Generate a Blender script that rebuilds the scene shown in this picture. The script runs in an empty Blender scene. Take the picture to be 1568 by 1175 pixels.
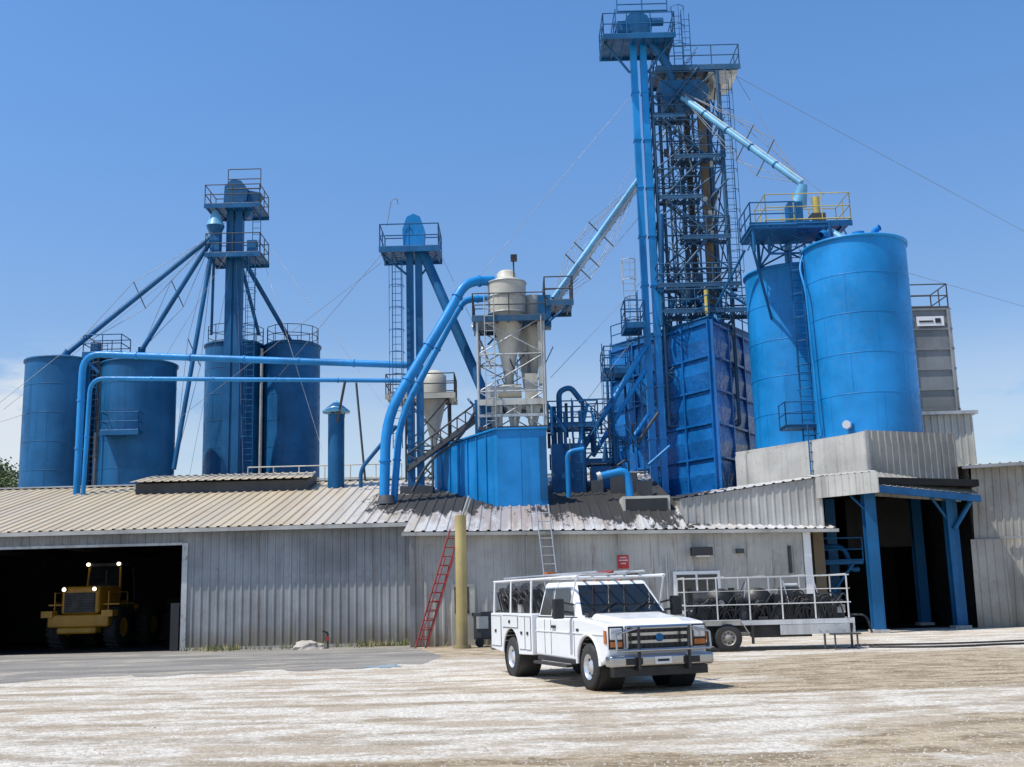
import bpy, math, random
from mathutils import Vector, Matrix
random.seed(7)
SC=bpy.context.scene
V=Vector
# ------------------------------------------------------------------ materials
def newmat(name):
    m=bpy.data.materials.new(name); m.use_nodes=True
    nt=m.node_tree; b=nt.nodes['Principled BSDF']
    return m,nt,b
def N(nt,t,**k):
    n=nt.nodes.new(t)
    for a,v in k.items(): setattr(n,a,v)
    return n
def objcoord(nt,scale=(1,1,1)):
    tc=N(nt,'ShaderNodeTexCoord'); mp=N(nt,'ShaderNodeMapping')
    mp.inputs['Scale'].default_value=scale
    nt.links.new(tc.outputs['Object'],mp.inputs['Vector']); return mp.outputs['Vector']
def noise(nt,scale,detail=5,vs=(1,1,1),rough=.55):
    n=N(nt,'ShaderNodeTexNoise'); n.inputs['Scale'].default_value=scale; n.inputs['Detail'].default_value=detail
    n.inputs['Roughness'].default_value=rough
    nt.links.new(objcoord(nt,vs),n.inputs['Vector']); return n.outputs['Fac']
def ramp(nt,src,a,b,lo=0.,hi=1.):
    m=N(nt,'ShaderNodeMapRange'); m.interpolation_type='SMOOTHSTEP'
    if a>b: a,b,lo,hi=b,a,hi,lo
    m.inputs['From Min'].default_value=a; m.inputs['From Max'].default_value=b
    m.inputs['To Min'].default_value=lo; m.inputs['To Max'].default_value=hi
    nt.links.new(src,m.inputs['Value']); return m.outputs['Result']
def mix(nt,fac,a,b,mode='MIX'):
    m=N(nt,'ShaderNodeMix',data_type='RGBA',blend_type=mode)
    for s,v in ((0,fac),(6,a),(7,b)):
        if isinstance(v,bpy.types.NodeSocket): nt.links.new(v,m.inputs[s])
        else: m.inputs[s].default_value=v if s==0 else (*v,1)
    return m.outputs[2]
def math_(nt,op,a,b=None):
    m=N(nt,'ShaderNodeMath',operation=op)
    for i,v in enumerate((a,b)):
        if v is None: continue
        if isinstance(v,bpy.types.NodeSocket): nt.links.new(v,m.inputs[i])
        else: m.inputs[i].default_value=v
    return m.outputs[0]
def bump(nt,b,h,strength,dist):
    n=N(nt,'ShaderNodeBump'); n.inputs['Strength'].default_value=strength; n.inputs['Distance'].default_value=dist
    nt.links.new(h,n.inputs['Height']); nt.links.new(n.outputs[0],b.inputs['Normal'])
def paint(name,col,rough=.4,metal=0.,dirt=(.25,.2,.15),amt=.35,streak=.5,var=.25,bmp=.15,spec=.5,foot=0,bd=.05):
    m,nt,b=newmat(name)
    n1=noise(nt,.45,6); n2=noise(nt,1.,5,(2.2,2.2,.12)); n3=noise(nt,5.,6)
    dark=tuple(c*(1-var) for c in col); lite=tuple(min(1,c*(1+var*.8)+.01) for c in col)
    base=mix(nt,ramp(nt,n1,.3,.7),dark,lite)
    f=math_(nt,'MULTIPLY',ramp(nt,n2,.52,.75),streak)
    g=math_(nt,'MULTIPLY',ramp(nt,n3,.55,.8),amt)
    base=mix(nt,f,base,tuple(c*.55 for c in col)); base=mix(nt,g,base,dirt)
    if foot:
        tc=N(nt,'ShaderNodeTexCoord'); sx=N(nt,'ShaderNodeSeparateXYZ'); nt.links.new(tc.outputs['Object'],sx.inputs[0])
        z=math_(nt,'ADD',sx.outputs[2],math_(nt,'MULTIPLY',noise(nt,1.5,5,(1,1,.4)),-1.6))
        base=mix(nt,ramp(nt,z,-.8,.35,foot,0),base,(.17,.135,.09))
        nr=noise(nt,1.,6,(3.5,3.5,.25),.7); base=mix(nt,math_(nt,'MULTIPLY',ramp(nt,nr,.58,.70),.6),base,(.16,.09,.05))
    nt.links.new(base,b.inputs['Base Color'])
    nt.links.new(ramp(nt,n3,.3,.7,rough*.8,min(1,rough*1.3)),b.inputs['Roughness'])
    b.inputs['Metallic'].default_value=metal; b.inputs['Specular IOR Level'].default_value=spec
    if bmp: bump(nt,b,noise(nt,1.6,4),bmp,bd)
    return m
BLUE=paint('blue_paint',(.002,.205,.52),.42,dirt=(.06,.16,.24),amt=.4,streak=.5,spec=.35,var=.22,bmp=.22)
BLUED=paint('dark_and_shaded_blue_paint',(.001,.092,.235),.5,dirt=(.03,.06,.09),amt=.4,streak=.6,spec=.3)  # dark blue parts; on the left silos it stands in for shade
BLUEB=paint('bin_blue_paint',(.001,.115,.36),.27,dirt=(.01,.06,.15),amt=.4,streak=.6,bmp=.7,bd=.12)
BLUEL=paint('weathered_light_blue_pipe',(.12,.36,.55),.4,dirt=(.40,.42,.42),amt=.6)
TWR=paint('tower_steel',(.012,.08,.17),.5,dirt=(.14,.11,.06),amt=.8,streak=.6)
DARK=paint('weathered_dark_steel',(.045,.05,.055),.6,dirt=(.12,.07,.04),amt=.6)
SHADE=paint('interior_shade',(.018,.018,.018),.8,amt=.1,spec=.1)  # near-black colour stands in for the shade inside the sheds
GREY=paint('grey_galvanised',(.42,.44,.44),.45,metal=.2,dirt=(.3,.25,.2),amt=.4)
GALV=paint('galvanised_frame',(.45,.46,.45),.45,metal=.3,dirt=(.18,.11,.07),amt=.8)
YEL=paint('yellow_rail',(.50,.40,.10),.5,dirt=(.25,.2,.12),amt=.6)
CREAM=paint('cream_metal',(.50,.48,.41),.5,dirt=(.25,.2,.14),amt=.5)
WALL=paint('corrugated_grey_wall',(.255,.265,.27),.45,metal=.1,dirt=(.17,.15,.13),amt=.5,streak=.6,foot=.75)
WALL2=paint('corrugated_white_wall',(.42,.41,.375),.45,metal=.05,dirt=(.26,.22,.17),amt=.45,streak=.6,foot=.75)
WALL3=paint('corrugated_tan_wall',(.30,.285,.25),.5,metal=.05,dirt=(.16,.12,.08),amt=.5,streak=.65,foot=.6)
GBOX=paint('grey_box_paint',(.17,.185,.19),.55,dirt=(.15,.14,.13),amt=.3)
CONC=paint('pale_plinth',(.40,.39,.36),.7,dirt=(.2,.16,.12),amt=.5,streak=.95)
WHITE=paint('white_vehicle_paint',(.76,.765,.76),.2,dirt=(.5,.46,.40),amt=.2,streak=.15,var=.03,bmp=0)
CHROME=paint('chrome',(.42,.425,.43),.2,metal=.95,amt=.15,streak=.1,var=.05,bmp=0)
RUB=paint('rubber',(.02,.02,.021),.75,dirt=(.16,.14,.11),amt=.35,bmp=.1)
BLK=paint('black_plastic',(.015,.015,.016),.5,amt=.1,bmp=0)
RED=paint('red_paint',(.28,.03,.025),.5,dirt=(.2,.12,.1),amt=.5)
SIGNR=paint('sign_red',(.50,.02,.02),.4,amt=.1,bmp=0)
POST=paint('yellow_tan_post',(.46,.36,.14),.5,dirt=(.3,.22,.12),amt=.5,foot=.6)
LYEL=paint('loader_yellow',(.50,.25,.02),.45,dirt=(.16,.12,.07),amt=.6,bmp=0)
ALU=paint('aluminium',(.6,.61,.62),.35,metal=.6,amt=.3,bmp=0)
RAILW=paint('trailer_rail_paint',(.62,.62,.60),.4,dirt=(.3,.22,.15),amt=.5,bmp=0)
WIRE=paint('wire_steel',(.22,.23,.25),.5,metal=.3,amt=.1,bmp=0)
RUST=paint('rusty_trunk',(.16,.12,.07),.6,amt=.5)
m,nt,b=newmat('window_glass'); b.inputs['Base Color'].default_value=(.012,.016,.02,1); b.inputs['Specular IOR Level'].default_value=.7
nt.links.new(ramp(nt,noise(nt,3,3),.3,.7,.04,.12),b.inputs['Roughness']); GLASS=m
m,nt,b=newmat('headlamp_glass'); b.inputs['Base Color'].default_value=(.55,.57,.6,1); b.inputs['Roughness'].default_value=.1; b.inputs['Metallic'].default_value=.3; LAMP=m
m,nt,b=newmat('amber_lens'); b.inputs['Base Color'].default_value=(.5,.15,.03,1); b.inputs['Roughness'].default_value=.2; AMB=m
m,nt,b=newmat('lit_lamp'); b.inputs['Base Color'].default_value=(1,.9,.7,1); b.inputs['Emission Color'].default_value=(1,.85,.6,1); b.inputs['Emission Strength'].default_value=4; LIT=m
m,nt,b=newmat('leaf'); nt.links.new(mix(nt,ramp(nt,noise(nt,1.2,3),.35,.65),(.03,.055,.015),(.10,.14,.04)),b.inputs['Base Color']); b.inputs['Roughness'].default_value=.6; LEAF=m
m,nt,b=newmat('dry_weed'); nt.links.new(mix(nt,ramp(nt,noise(nt,3,3),.35,.65),(.10,.14,.03),(.35,.30,.14)),b.inputs['Base Color']); b.inputs['Roughness'].default_value=.7; WEED=m
m,nt,b=newmat('bark'); nt.links.new(mix(nt,noise(nt,6,4),(.05,.04,.03),(.16,.12,.09)),b.inputs['Base Color']); BARK=m
# roof
m,nt,b=newmat('shed_roof_metal')
tc=N(nt,'ShaderNodeTexCoord'); sx=N(nt,'ShaderNodeSeparateXYZ'); nt.links.new(tc.outputs['Object'],sx.inputs[0])
nx=math_(nt,'ADD',sx.outputs[0],math_(nt,'MULTIPLY',noise(nt,.25,4),5.))
c=mix(nt,ramp(nt,nx,-8,1),(.56,.465,.32),(.56,.555,.54))
st=noise(nt,1.,5,(1.8,.12,.12)); c=mix(nt,math_(nt,'MULTIPLY',ramp(nt,st,.45,.72),.5),c,(.36,.27,.17))
sh=noise(nt,1.,2,(.9,.02,.02)); c=mix(nt,math_(nt,'MULTIPLY',ramp(nt,sh,.5,.53),.16),c,(.25,.22,.18))
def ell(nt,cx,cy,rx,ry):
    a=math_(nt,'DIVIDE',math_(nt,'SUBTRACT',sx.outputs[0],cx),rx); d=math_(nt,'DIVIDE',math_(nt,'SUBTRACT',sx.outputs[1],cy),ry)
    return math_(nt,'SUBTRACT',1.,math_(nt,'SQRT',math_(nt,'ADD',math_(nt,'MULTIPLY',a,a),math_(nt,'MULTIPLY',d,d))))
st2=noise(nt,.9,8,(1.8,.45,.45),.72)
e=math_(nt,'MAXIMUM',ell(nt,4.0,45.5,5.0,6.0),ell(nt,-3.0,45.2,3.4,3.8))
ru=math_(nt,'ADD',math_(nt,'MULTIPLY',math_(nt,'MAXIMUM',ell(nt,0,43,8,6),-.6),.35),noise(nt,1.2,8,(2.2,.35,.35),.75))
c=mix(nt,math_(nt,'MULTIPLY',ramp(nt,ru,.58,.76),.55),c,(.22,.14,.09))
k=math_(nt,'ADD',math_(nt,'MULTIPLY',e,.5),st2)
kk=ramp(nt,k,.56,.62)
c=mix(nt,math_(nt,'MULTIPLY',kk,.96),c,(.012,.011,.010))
nt.links.new(c,b.inputs['Base Color']); b.inputs['Metallic'].default_value=.05
nt.links.new(math_(nt,'ADD',ramp(nt,st,.3,.7,.34,.5),math_(nt,'MULTIPLY',kk,.3)),b.inputs['Roughness']); ROOF=m
# ground
m,nt,b=newmat('gravel_ground')
tc=N(nt,'ShaderNodeTexCoord'); sx=N(nt,'ShaderNodeSeparateXYZ'); nt.links.new(tc.outputs['Object'],sx.inputs[0])
es=[ell(nt,10,25,9,5.5),ell(nt,-3,36,9,5.5),ell(nt,1.0,11.3,5,1.5),ell(nt,7.5,13.0,5.0,2.6),ell(nt,5,20.3,5,1.6)]
e=es[0]
for q in es[1:]: e=math_(nt,'MAXIMUM',e,q)
big=noise(nt,.4,8,(.7,1.4,1),.65)
k=math_(nt,'ADD',math_(nt,'MULTIPLY',ramp(nt,e,-.35,.6),.40),big)
dm=ramp(nt,k,.64,.78)
vor=N(nt,'ShaderNodeTexVoronoi'); vor.inputs['Scale'].default_value=17; nt.links.new(objcoord(nt),vor.inputs['Vector'])
sep=N(nt,'ShaderNodeSeparateColor'); nt.links.new(vor.outputs['Color'],sep.inputs[0])
gr=mix(nt,sep.outputs[0],(.40,.36,.30),(.76,.71,.62))
gr=mix(nt,ramp(nt,noise(nt,9,6,rough=.7),.35,.7),gr,(.62,.57,.49))
mid=noise(nt,.9,9,(.5,1.1,1),.75)
gr=mix(nt,math_(nt,'MULTIPLY',ramp(nt,mid,.46,.56),.75),gr,(.37,.29,.20))
sp1=noise(nt,3.5,7,(.7,1.2,1),.8); gr=mix(nt,math_(nt,'MULTIPLY',ramp(nt,sp1,.56,.66),.7),gr,(.22,.18,.13))
di=mix(nt,ramp(nt,noise(nt,1.6,9,(.6,1.3,1),.75),.38,.60),(.20,.145,.085),(.46,.375,.26))
di=mix(nt,math_(nt,'MULTIPLY',ramp(nt,sep.outputs[0],.6,1.),.4),di,(.58,.52,.43))
c=mix(nt,dm,gr,di)
def track(cx,cy,ka,kb):
    dx=math_(nt,'SUBTRACT',sx.outputs[0],cx)
    y0=math_(nt,'ADD',math_(nt,'MULTIPLY',math_(nt,'MULTIPLY',dx,dx),ka),math_(nt,'MULTIPLY',dx,kb))
    t=math_(nt,'SUBTRACT',math_(nt,'SUBTRACT',sx.outputs[1],cy),y0)
    t=math_(nt,'ADD',t,math_(nt,'MULTIPLY',noise(nt,.5,3),.4))
    d=math_(nt,'ABSOLUTE',math_(nt,'SUBTRACT',math_(nt,'ABSOLUTE',math_(nt,'SUBTRACT',t,.9)),.9))
    return ramp(nt,d,.12,.30,1,0)
tk=math_(nt,'MAXIMUM',math_(nt,'MAXIMUM',track(-2,15.0,.02,.05),track(3,12.4,.03,.12)),math_(nt,'MAXIMUM',track(6,22.5,.015,.2),track(-4,19.2,.01,-.05)))
tk=math_(nt,'MULTIPLY',tk,ramp(nt,noise(nt,1.4,6,rough=.7),.36,.56))
c=mix(nt,math_(nt,'MULTIPLY',tk,.6),c,(.25,.195,.13))
nt.links.new(c,b.inputs['Base Color']); b.inputs['Roughness'].default_value=.95; b.inputs['Specular IOR Level'].default_value=.12
h=math_(nt,'ADD',math_(nt,'MULTIPLY',vor.outputs['Distance'],-.5),math_(nt,'MULTIPLY',noise(nt,5,9,rough=.72),1.3))
h=math_(nt,'SUBTRACT',h,math_(nt,'MULTIPLY',tk,.25))
bump(nt,b,h,.75,.05); GROUND=m
m,nt,b=newmat('old_asphalt')
c=mix(nt,ramp(nt,noise(nt,.5,7,(.4,1.4,1)),.35,.65),(.165,.155,.14),(.26,.24,.21))
c=mix(nt,ramp(nt,noise(nt,14,5,rough=.8),.5,.68),c,(.36,.33,.28))
c=mix(nt,math_(nt,'MULTIPLY',ramp(nt,noise(nt,.8,8,(.5,1.5,1),.7),.54,.62),.75),c,(.42,.37,.29))
nt.links.new(c,b.inputs['Base Color']); b.inputs['Roughness'].default_value=.9; b.inputs['Specular IOR Level'].default_value=.15; bump(nt,b,noise(nt,18,5),.5,.02); ASPH=m
m,nt,b=newmat('stone'); nt.links.new(mix(nt,noise(nt,1.5,1),(.30,.26,.21),(.56,.52,.45)),b.inputs['Base Color']); b.inputs['Roughness'].default_value=.9; STONE=m
m,nt,b=newmat('blue_spill'); nt.links.new(mix(nt,ramp(nt,noise(nt,3,6,rough=.7),.45,.6),(.30,.28,.24),(.10,.30,.44)),b.inputs['Base Color']); b.inputs['Roughness'].default_value=.8; SPILL=m
# ------------------------------------------------------------------ geometry kit
class G:
    def __init__(s,name,loc=(0,0,0),rz=0.):
        s.n=name; s.p={}; s.loc=loc; s.rz=rz; s.bev={}
    def add(s,part,mat,vs,fs,smooth=False):
        k=(part,mat.name)
        d=s.p.setdefault(k,[mat,[],[],[]]); o=len(d[1])
        d[1].extend([tuple(v) for v in vs]); d[2].extend([tuple(i+o for i in f) for f in fs]); d[3].extend([smooth]*len(fs))
    def hexa(s,part,mat,b4,t4):
        s.add(part,mat,list(b4)+list(t4),[(3,2,1,0),(4,5,6,7),(0,1,5,4),(1,2,6,5),(2,3,7,6),(3,0,4,7)])
    def box(s,part,mat,x0,x1,y0,y1,z0,z1):
        s.hexa(part,mat,[(x0,y0,z0),(x1,y0,z0),(x1,y1,z0),(x0,y1,z0)],[(x0,y0,z1),(x1,y0,z1),(x1,y1,z1),(x0,y1,z1)])
    def prism(s,part,mat,pts,z0,z1):
        n=len(pts); zt=z1 if isinstance(z1,(list,tuple)) else [z1]*n
        s.add(part,mat,[(p[0],p[1],z0) for p in pts]+[(p[0],p[1],zt[i]) for i,p in enumerate(pts)],
          [tuple(range(n-1,-1,-1)),tuple(range(n,2*n))]+[(i,(i+1)%n,n+(i+1)%n,n+i) for i in range(n)])
    def yprism(s,part,mat,pts,y0,y1):
        n=len(pts)
        s.add(part,mat,[(p[0],y0,p[1]) for p in pts]+[(p[0],y1,p[1]) for p in pts],
          [tuple(range(n)),tuple(range(2*n-1,n-1,-1))]+[(i,n+i,n+(i+1)%n,(i+1)%n) for i in range(n)])
    def quad(s,part,mat,*q): s.add(part,mat,q,[tuple(range(len(q)))])
    def tube(s,part,mat,p,q,r,r2=None,n=8,caps=True):
        p=V(p);q=V(q);r2=r if r2 is None else r2
        d=(q-p)
        if d.length<1e-6: return
        d.normalize(); u=d.orthogonal().normalized(); w=d.cross(u)
        a=[u*math.cos(2*math.pi*i/n)+w*math.sin(2*math.pi*i/n) for i in range(n)]
        s.add(part,mat,[p+x*r for x in a]+[q+x*r2 for x in a],[(i,(i+1)%n,n+(i+1)%n,n+i) for i in range(n)],True)
        if caps:
            s.add(part,mat,[p+x*r for x in a],[tuple(range(n-1,-1,-1))]); s.add(part,mat,[q+x*r2 for x in a],[tuple(range(n))])
    def pipe(s,part,mat,pts,r,n=14,bend=.8,flange=0,fm=None):
        pts=[V(p) for p in pts]; path=[pts[0]]
        for i in range(1,len(pts)-1):
            a,b_,c_=pts[i-1],pts[i],pts[i+1]; t=min(bend,(a-b_).length*.45,(c_-b_).length*.45)
            A=b_+(a-b_).normalized()*t; C=b_+(c_-b_).normalized()*t
            for k in range(7):
                u=k/6; path.append(A*(1-u)**2+b_*2*u*(1-u)+C*u*u)
        path.append(pts[-1])
        vs=[];fs=[]; up=None
        for i,pt in enumerate(path):
            d=(path[min(i+1,len(path)-1)]-path[max(i-1,0)]).normalized()
            up=d.orthogonal().normalized() if up is None else (up-d*up.dot(d)).normalized()
            w=d.cross(up)
            vs+=[pt+(up*math.cos(2*math.pi*k/n)+w*math.sin(2*math.pi*k/n))*r for k in range(n)]
        for i in range(len(path)-1):
            fs+=[(i*n+k,i*n+(k+1)%n,(i+1)*n+(k+1)%n,(i+1)*n+k) for k in range(n)]
        s.add(part,mat,vs,fs,True)
        if flange:
            for i in range(len(pts)-1):
                L=(pts[i+1]-pts[i]).length; d=(pts[i+1]-pts[i]).normalized(); m_=max(1,int(L/flange))
                for k in range(1,m_+1):
                    c_=pts[i]+d*(L*k/(m_+1)); s.tube(part,fm or mat,c_-d*.03,c_+d*.03,r*1.22,n=n)
    def lathe(s,part,mat,c,prof,n=40,axis='z'):
        vs=[];fs=[]
        for (r,h) in prof:
            for k in range(n):
                a=2*math.pi*k/n
                if axis=='z': vs.append((c[0]+r*math.cos(a),c[1]+r*math.sin(a),c[2]+h))
                else: vs.append((c[0]+r*math.cos(a),c[1]+h,c[2]+r*math.sin(a)))
        for i in range(len(prof)-1): fs+=[(i*n+k,i*n+(k+1)%n,(i+1)*n+(k+1)%n,(i+1)*n+k) for k in range(n)]
        s.add(part,mat,vs,fs,True)
    def ring(s,part,mat,c,R,r,n=40):
        s.lathe(part,mat,c,[(R-r,-r),(R+r,-r),(R+r,r),(R-r,r),(R-r,-r)],n)
    def rail(s,part,mat,pts,h=1.05,r=.028,closed=False,step=1.3):
        pts=[V(p) for p in pts]
        if closed: pts.append(pts[0])
        for a,b_ in zip(pts,pts[1:]):
            for hh in (h,h*.52): s.tube(part,mat,a+V((0,0,hh)),b_+V((0,0,hh)),r,n=6)
            m_=max(1,round((b_-a).length/step))
            for k in range(m_+1):
                q=a.lerp(b_,k/m_); s.tube(part,mat,q,q+V((0,0,h)),r,n=6)
            s.tube(part,mat,a+V((0,0,.06)),b_+V((0,0,.06)),r*1.6,n=4)
    def ladder(s,part,mat,p,q,w=(.22,0,0),r=.022,step=.32,cage=None):
        p=V(p);q=V(q);w=V(w)
        s.tube(part,mat,p-w,q-w,r,n=6); s.tube(part,mat,p+w,q+w,r,n=6)
        L=(q-p).length; m_=int(L/step)
        for k in range(1,m_): c_=p.lerp(q,k/m_); s.tube(part,mat,c_-w,c_+w,r*.7,n=5)
        if cage is not None:
            cg=V(cage); wn=w.normalized()
            z=2.2
            arcs=[(-.32,.0),(-.30,.45),(0,.7),(.30,.45),(.32,.0)]
            prev=None
            while z<L:
                c_=p.lerp(q,z/L); ring=[c_+wn*a+cg*b_ for a,b_ in arcs]
                for a,b_ in zip(ring,ring[1:]): s.tube(part,mat,a,b_,.018,n=4)
                if prev:
                    for a,b_ in zip(ring[1:4],prev[1:4]): s.tube(part,mat,a,b_,.015,n=4)
                prev=ring; z+=1.0
    def lattice(s,part,mat,x0,x1,y0,y1,z0,z1,n,r=.07,rb=.04,cross=True,mb=None):
        mb=mb or mat
        cs=[(x0,y0),(x1,y0),(x1,y1),(x0,y1)]
        for c_ in cs: s.tube(part,mat,(*c_,z0),(*c_,z1),r,n=6)
        for k in range(n+1):
            z=z0+(z1-z0)*k/n
            for a,b_ in zip(cs,cs[1:]+cs[:1]):
                s.tube(part,mb,(*a,z),(*b_,z),rb,n=5)
                if k<n:
                    z2=z0+(z1-z0)*(k+1)/n
                    s.tube(part,mb,(*a,z),(*b_,z2),rb*.8,n=5)
                    if cross: s.tube(part,mb,(*b_,z),(*a,z2),rb*.8,n=5)
    def deck(s,part,mat,x0,x1,y0,y1,z,railm=None,h=1.05,t=.14,grate=False,r=.028):
        if grate:
            x=x0
            while x<x1-.04: s.box(part,mat,x,x+.035,y0,y1,z-.04,z); x+=.14
            s.box(part,mat,x0-.03,x1+.03,y0-.04,y0-.003,z-.12,z+.02); s.box(part,mat,x0-.03,x1+.03,y1+.003,y1+.04,z-.12,z+.02)
        else:
            s.box(part,mat,x0,x1,y0,y1,z-.05,z)
            for k in range(int((x1-x0)/.5)+1):
                x=x0+k*.5
                if x<x1-.05: s.box(part,mat,x,x+.05,y0+.04,y1-.04,z-t,z-.051)
            s.box(part,mat,x0-.04,x1+.04,y0-.05,y0-.003,z-t-.05,z+.06); s.box(part,mat,x0-.04,x1+.04,y1+.003,y1+.05,z-t-.05,z+.06)
        if railm: s.rail('railing',railm,[(x0,y0,z),(x1,y0,z),(x1,y1,z),(x0,y1,z)],h,r,closed=True)
    def corr(s,part,mat,A,B,C,D,pitch=.3,d=.035):
        A,B,C,D=map(V,(A,B,C,D)); nrm=(B-A).cross(D-A).normalized()
        n=max(1,round((B-A).length/pitch)); vs=[]
        us=[]
        for i in range(n):
            for f,h in ((0,0),(.62,0),(.72,d),(.90,d)): us.append(((i+f)/n,h))
        us.append((1,0))
        for u,h in us: vs+= [A.lerp(B,u)+nrm*h, D.lerp(C,u)+nrm*h]
        s.add(part,mat,vs,[(2*i,2*i+2,2*i+3,2*i+1) for i in range(len(us)-1)])
    def done(s):
        e=bpy.data.objects.new(s.n,None); SC.collection.objects.link(e)
        e.location=s.loc; e.rotation_euler=(0,0,s.rz); e.empty_display_size=.5
        for (part,_),(mat,vs,fs,sm) in s.p.items():
            me=bpy.data.meshes.new(part); me.from_pydata(vs,[],fs); me.materials.append(mat)
            me.polygons.foreach_set('use_smooth',sm); me.update()
            o=bpy.data.objects.new(part,me); SC.collection.objects.link(o); o.parent=e
            if part in s.bev:
                bm=o.modifiers.new('b','BEVEL'); bm.width=s.bev[part]; bm.segments=3; bm.limit_method='ANGLE'; bm.angle_limit=math.radians(30)
                me.polygons.foreach_set('use_smooth',[True]*len(fs))
                wn=o.modifiers.new('w','WEIGHTED_NORMAL'); wn.keep_sharp=True
        return e
def single(name,mat,vs,fs,smooth=False):
    me=bpy.data.meshes.new(name); me.from_pydata([tuple(v) for v in vs],[],fs); me.materials.append(mat)
    me.polygons.foreach_set('use_smooth',[smooth]*len(fs)); o=bpy.data.objects.new(name,me); SC.collection.objects.link(o); return o
# ------------------------------------------------------------------ ground
single('ground',GROUND,[(-2500,-2500,0),(2500,-2500,0),(2500,2500,0),(-2500,2500,0)],[(0,1,2,3)])
edge=[]
for i in range(90):
    u=i/89; x=-34+u*31.5; y=21.8+ (x+34)*.235+ .5*math.sin(x*1.7)+.3*math.sin(x*3.9+1)+random.uniform(-.3,.3)
    edge.append((x,y,.004))
edge+=[(-2.2,33,.004),(-2.9,36,.004),(-3.6,38.9,.004),(-3.8,40.9,.004),(-34,40.9,.004)]
single('asphalt_apron',ASPH,edge,[tuple(range(len(edge)))])
sp=[];rs=random.Random(4)
for i in range(30):
    a=2*math.pi*i/30; rr=rs.uniform(.35,1.); sp.append((-3.35+rr*.62*math.cos(a),29.0+rr*.8*math.sin(a),.009))
single('paint_spill',SPILL,sp,[tuple(range(len(sp)))])
vs=[];fs=[]
for i in range(9000):
    y=11+random.random()**1.5*18; x=random.uniform(-.5,.5)*y*1.0
    r=random.uniform(.006,.019)
    if random.random()<.02: r*=2
    o=len(vs); zz=r*random.uniform(.5,.9); a=random.random()*6
    for k in range(5): vs.append((x+r*math.cos(a+k*1.257)*random.uniform(.7,1.2),y+r*math.sin(a+k*1.257)*random.uniform(.7,1.2),0))
    vs.append((x+random.uniform(-.3,.3)*r,y,zz))
    fs+=[(o+k,o+(k+1)%5,o+5) for k in range(5)]
single('gravel',STONE,vs,fs)
# ------------------------------------------------------------------ main shed with office front
def wy(x): return 39+.178*(x+3.7)
g=G('metal_shed')
g.corr('front_wall',WALL,(-12.05,41,0),(-3.75,41,0),(-3.75,41,4.3),(-12.05,41,4.3))
g.corr('front_wall',WALL,(-34,41,0),(-23,41,0),(-23,41,4.3),(-34,41,4.3))  # unseen wall section, added to keep light out of the opening
g.corr('door_header',WALL,(-23,41,3.85),(-12.05,41,3.85),(-12.05,41,4.35),(-23,41,4.35))
g.box('door_frame',GALV,-12.2,-12.0,40.93,41.1,0,3.85); g.box('door_frame',GALV,-23,-12.2,40.9,41.1,3.78,3.87)
g.box('door_post',BLK,-12.55,-12.25,40.9,41.3,0,1.7)
g.box('base_sill',CONC,-12,-3.8,40.93,41.1,0,.1)
sl=.239
def rz_(y): return 4.4+sl*(y-40.7)
g.corr('roof_front',ROOF,(-34,40.6,rz_(40.6)),(-3.9,40.6,rz_(40.6)),(-3.9,52,rz_(52)),(-34,52,rz_(52)),.38,.045)
g.corr('roof_front',ROOF,(-3.9,43.2,rz_(43.2)),(6.25,43.2,rz_(43.2)),(6.25,52,rz_(52)),(-3.9,52,rz_(52)),.38,.045)
g.corr('office_roof',ROOF,(-3.9,38.75,3.93),(6.25,40.55,3.86),(6.25,43.2,rz_(43.2)),(-3.9,43.2,rz_(43.2)),.38,.045)
g.corr('office_roof',ROOF,(6.25,40.55,3.86),(11.9,41.55,3.8),(11.9,43.2,4.1),(6.25,43.2,4.3),.38,.045)
g.corr('roof_back',ROOF,(6.25,55.5,6.4),(-34,55.5,6.4),(-34,52,rz_(52)),(6.25,52,rz_(52)),.38,.045)
g.quad('dark_liner',SHADE,(-33.9,41.1,4.36),(-4,41.1,4.36),(-4,51.9,6.95),(-33.9,51.9,6.95)); g.quad('dark_liner',SHADE,(-33.9,55.3,6.3),(-4,55.3,6.3),(-4,51.9,6.95),(-33.9,51.9,6.95))  # added dark liner, cuts light bouncing off the roof underside
g.quad('floor',SHADE,(-34,41.12,.006),(-7.5,41.12,.006),(-7.5,55.3,.006),(-34,55.3,.006))  # dark floor sheet with the interior shade in its colour
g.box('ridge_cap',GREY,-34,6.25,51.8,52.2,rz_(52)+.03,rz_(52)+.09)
g.quad('back_wall',SHADE,(-34,55.4,0),(6.25,55.4,0),(6.25,55.4,6.4),(-34,55.4,6.4))
g.quad('left_wall',SHADE,(-34,41,0),(-34,55.4,0),(-34,55.4,6.4),(-34,52,7.1),(-34,41,4.35))
g.quad('partition',SHADE,(-9.5,41.1,0),(-9.5,55.4,0),(-9.5,55.4,6.3),(-9.5,52,7.0),(-9.5,41.1,4.35))
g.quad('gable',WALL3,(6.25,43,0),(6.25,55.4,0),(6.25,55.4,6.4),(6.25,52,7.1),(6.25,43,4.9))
for x in (-30,-26,-22,-18,-14): g.box('truss',DARK,x,x+.15,41.2,55,3.9,4.1)
g.box('stored_pallets',DARK,-13.8,-12.7,46,47,0,1.3); g.box('stored_pallets',SHADE,-14.9,-13.9,48,49.5,0,1.9)
g.box('eave_trim',WALL2,-34,-3.9,40.52,40.6,4.22,4.36)
A=(-3.7,wy(-3.7));Bq=(10.9,wy(10.9))
g.corr('office_wall',WALL2,(*A,0),(*Bq,0),(*Bq,3.75),(*A,3.9),.3,.03)
g.quad('office_left_wall',WALL2,(-3.7,41,0),(-3.7,39,0),(-3.7,39,3.9),(-3.7,41,4.4))
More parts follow.
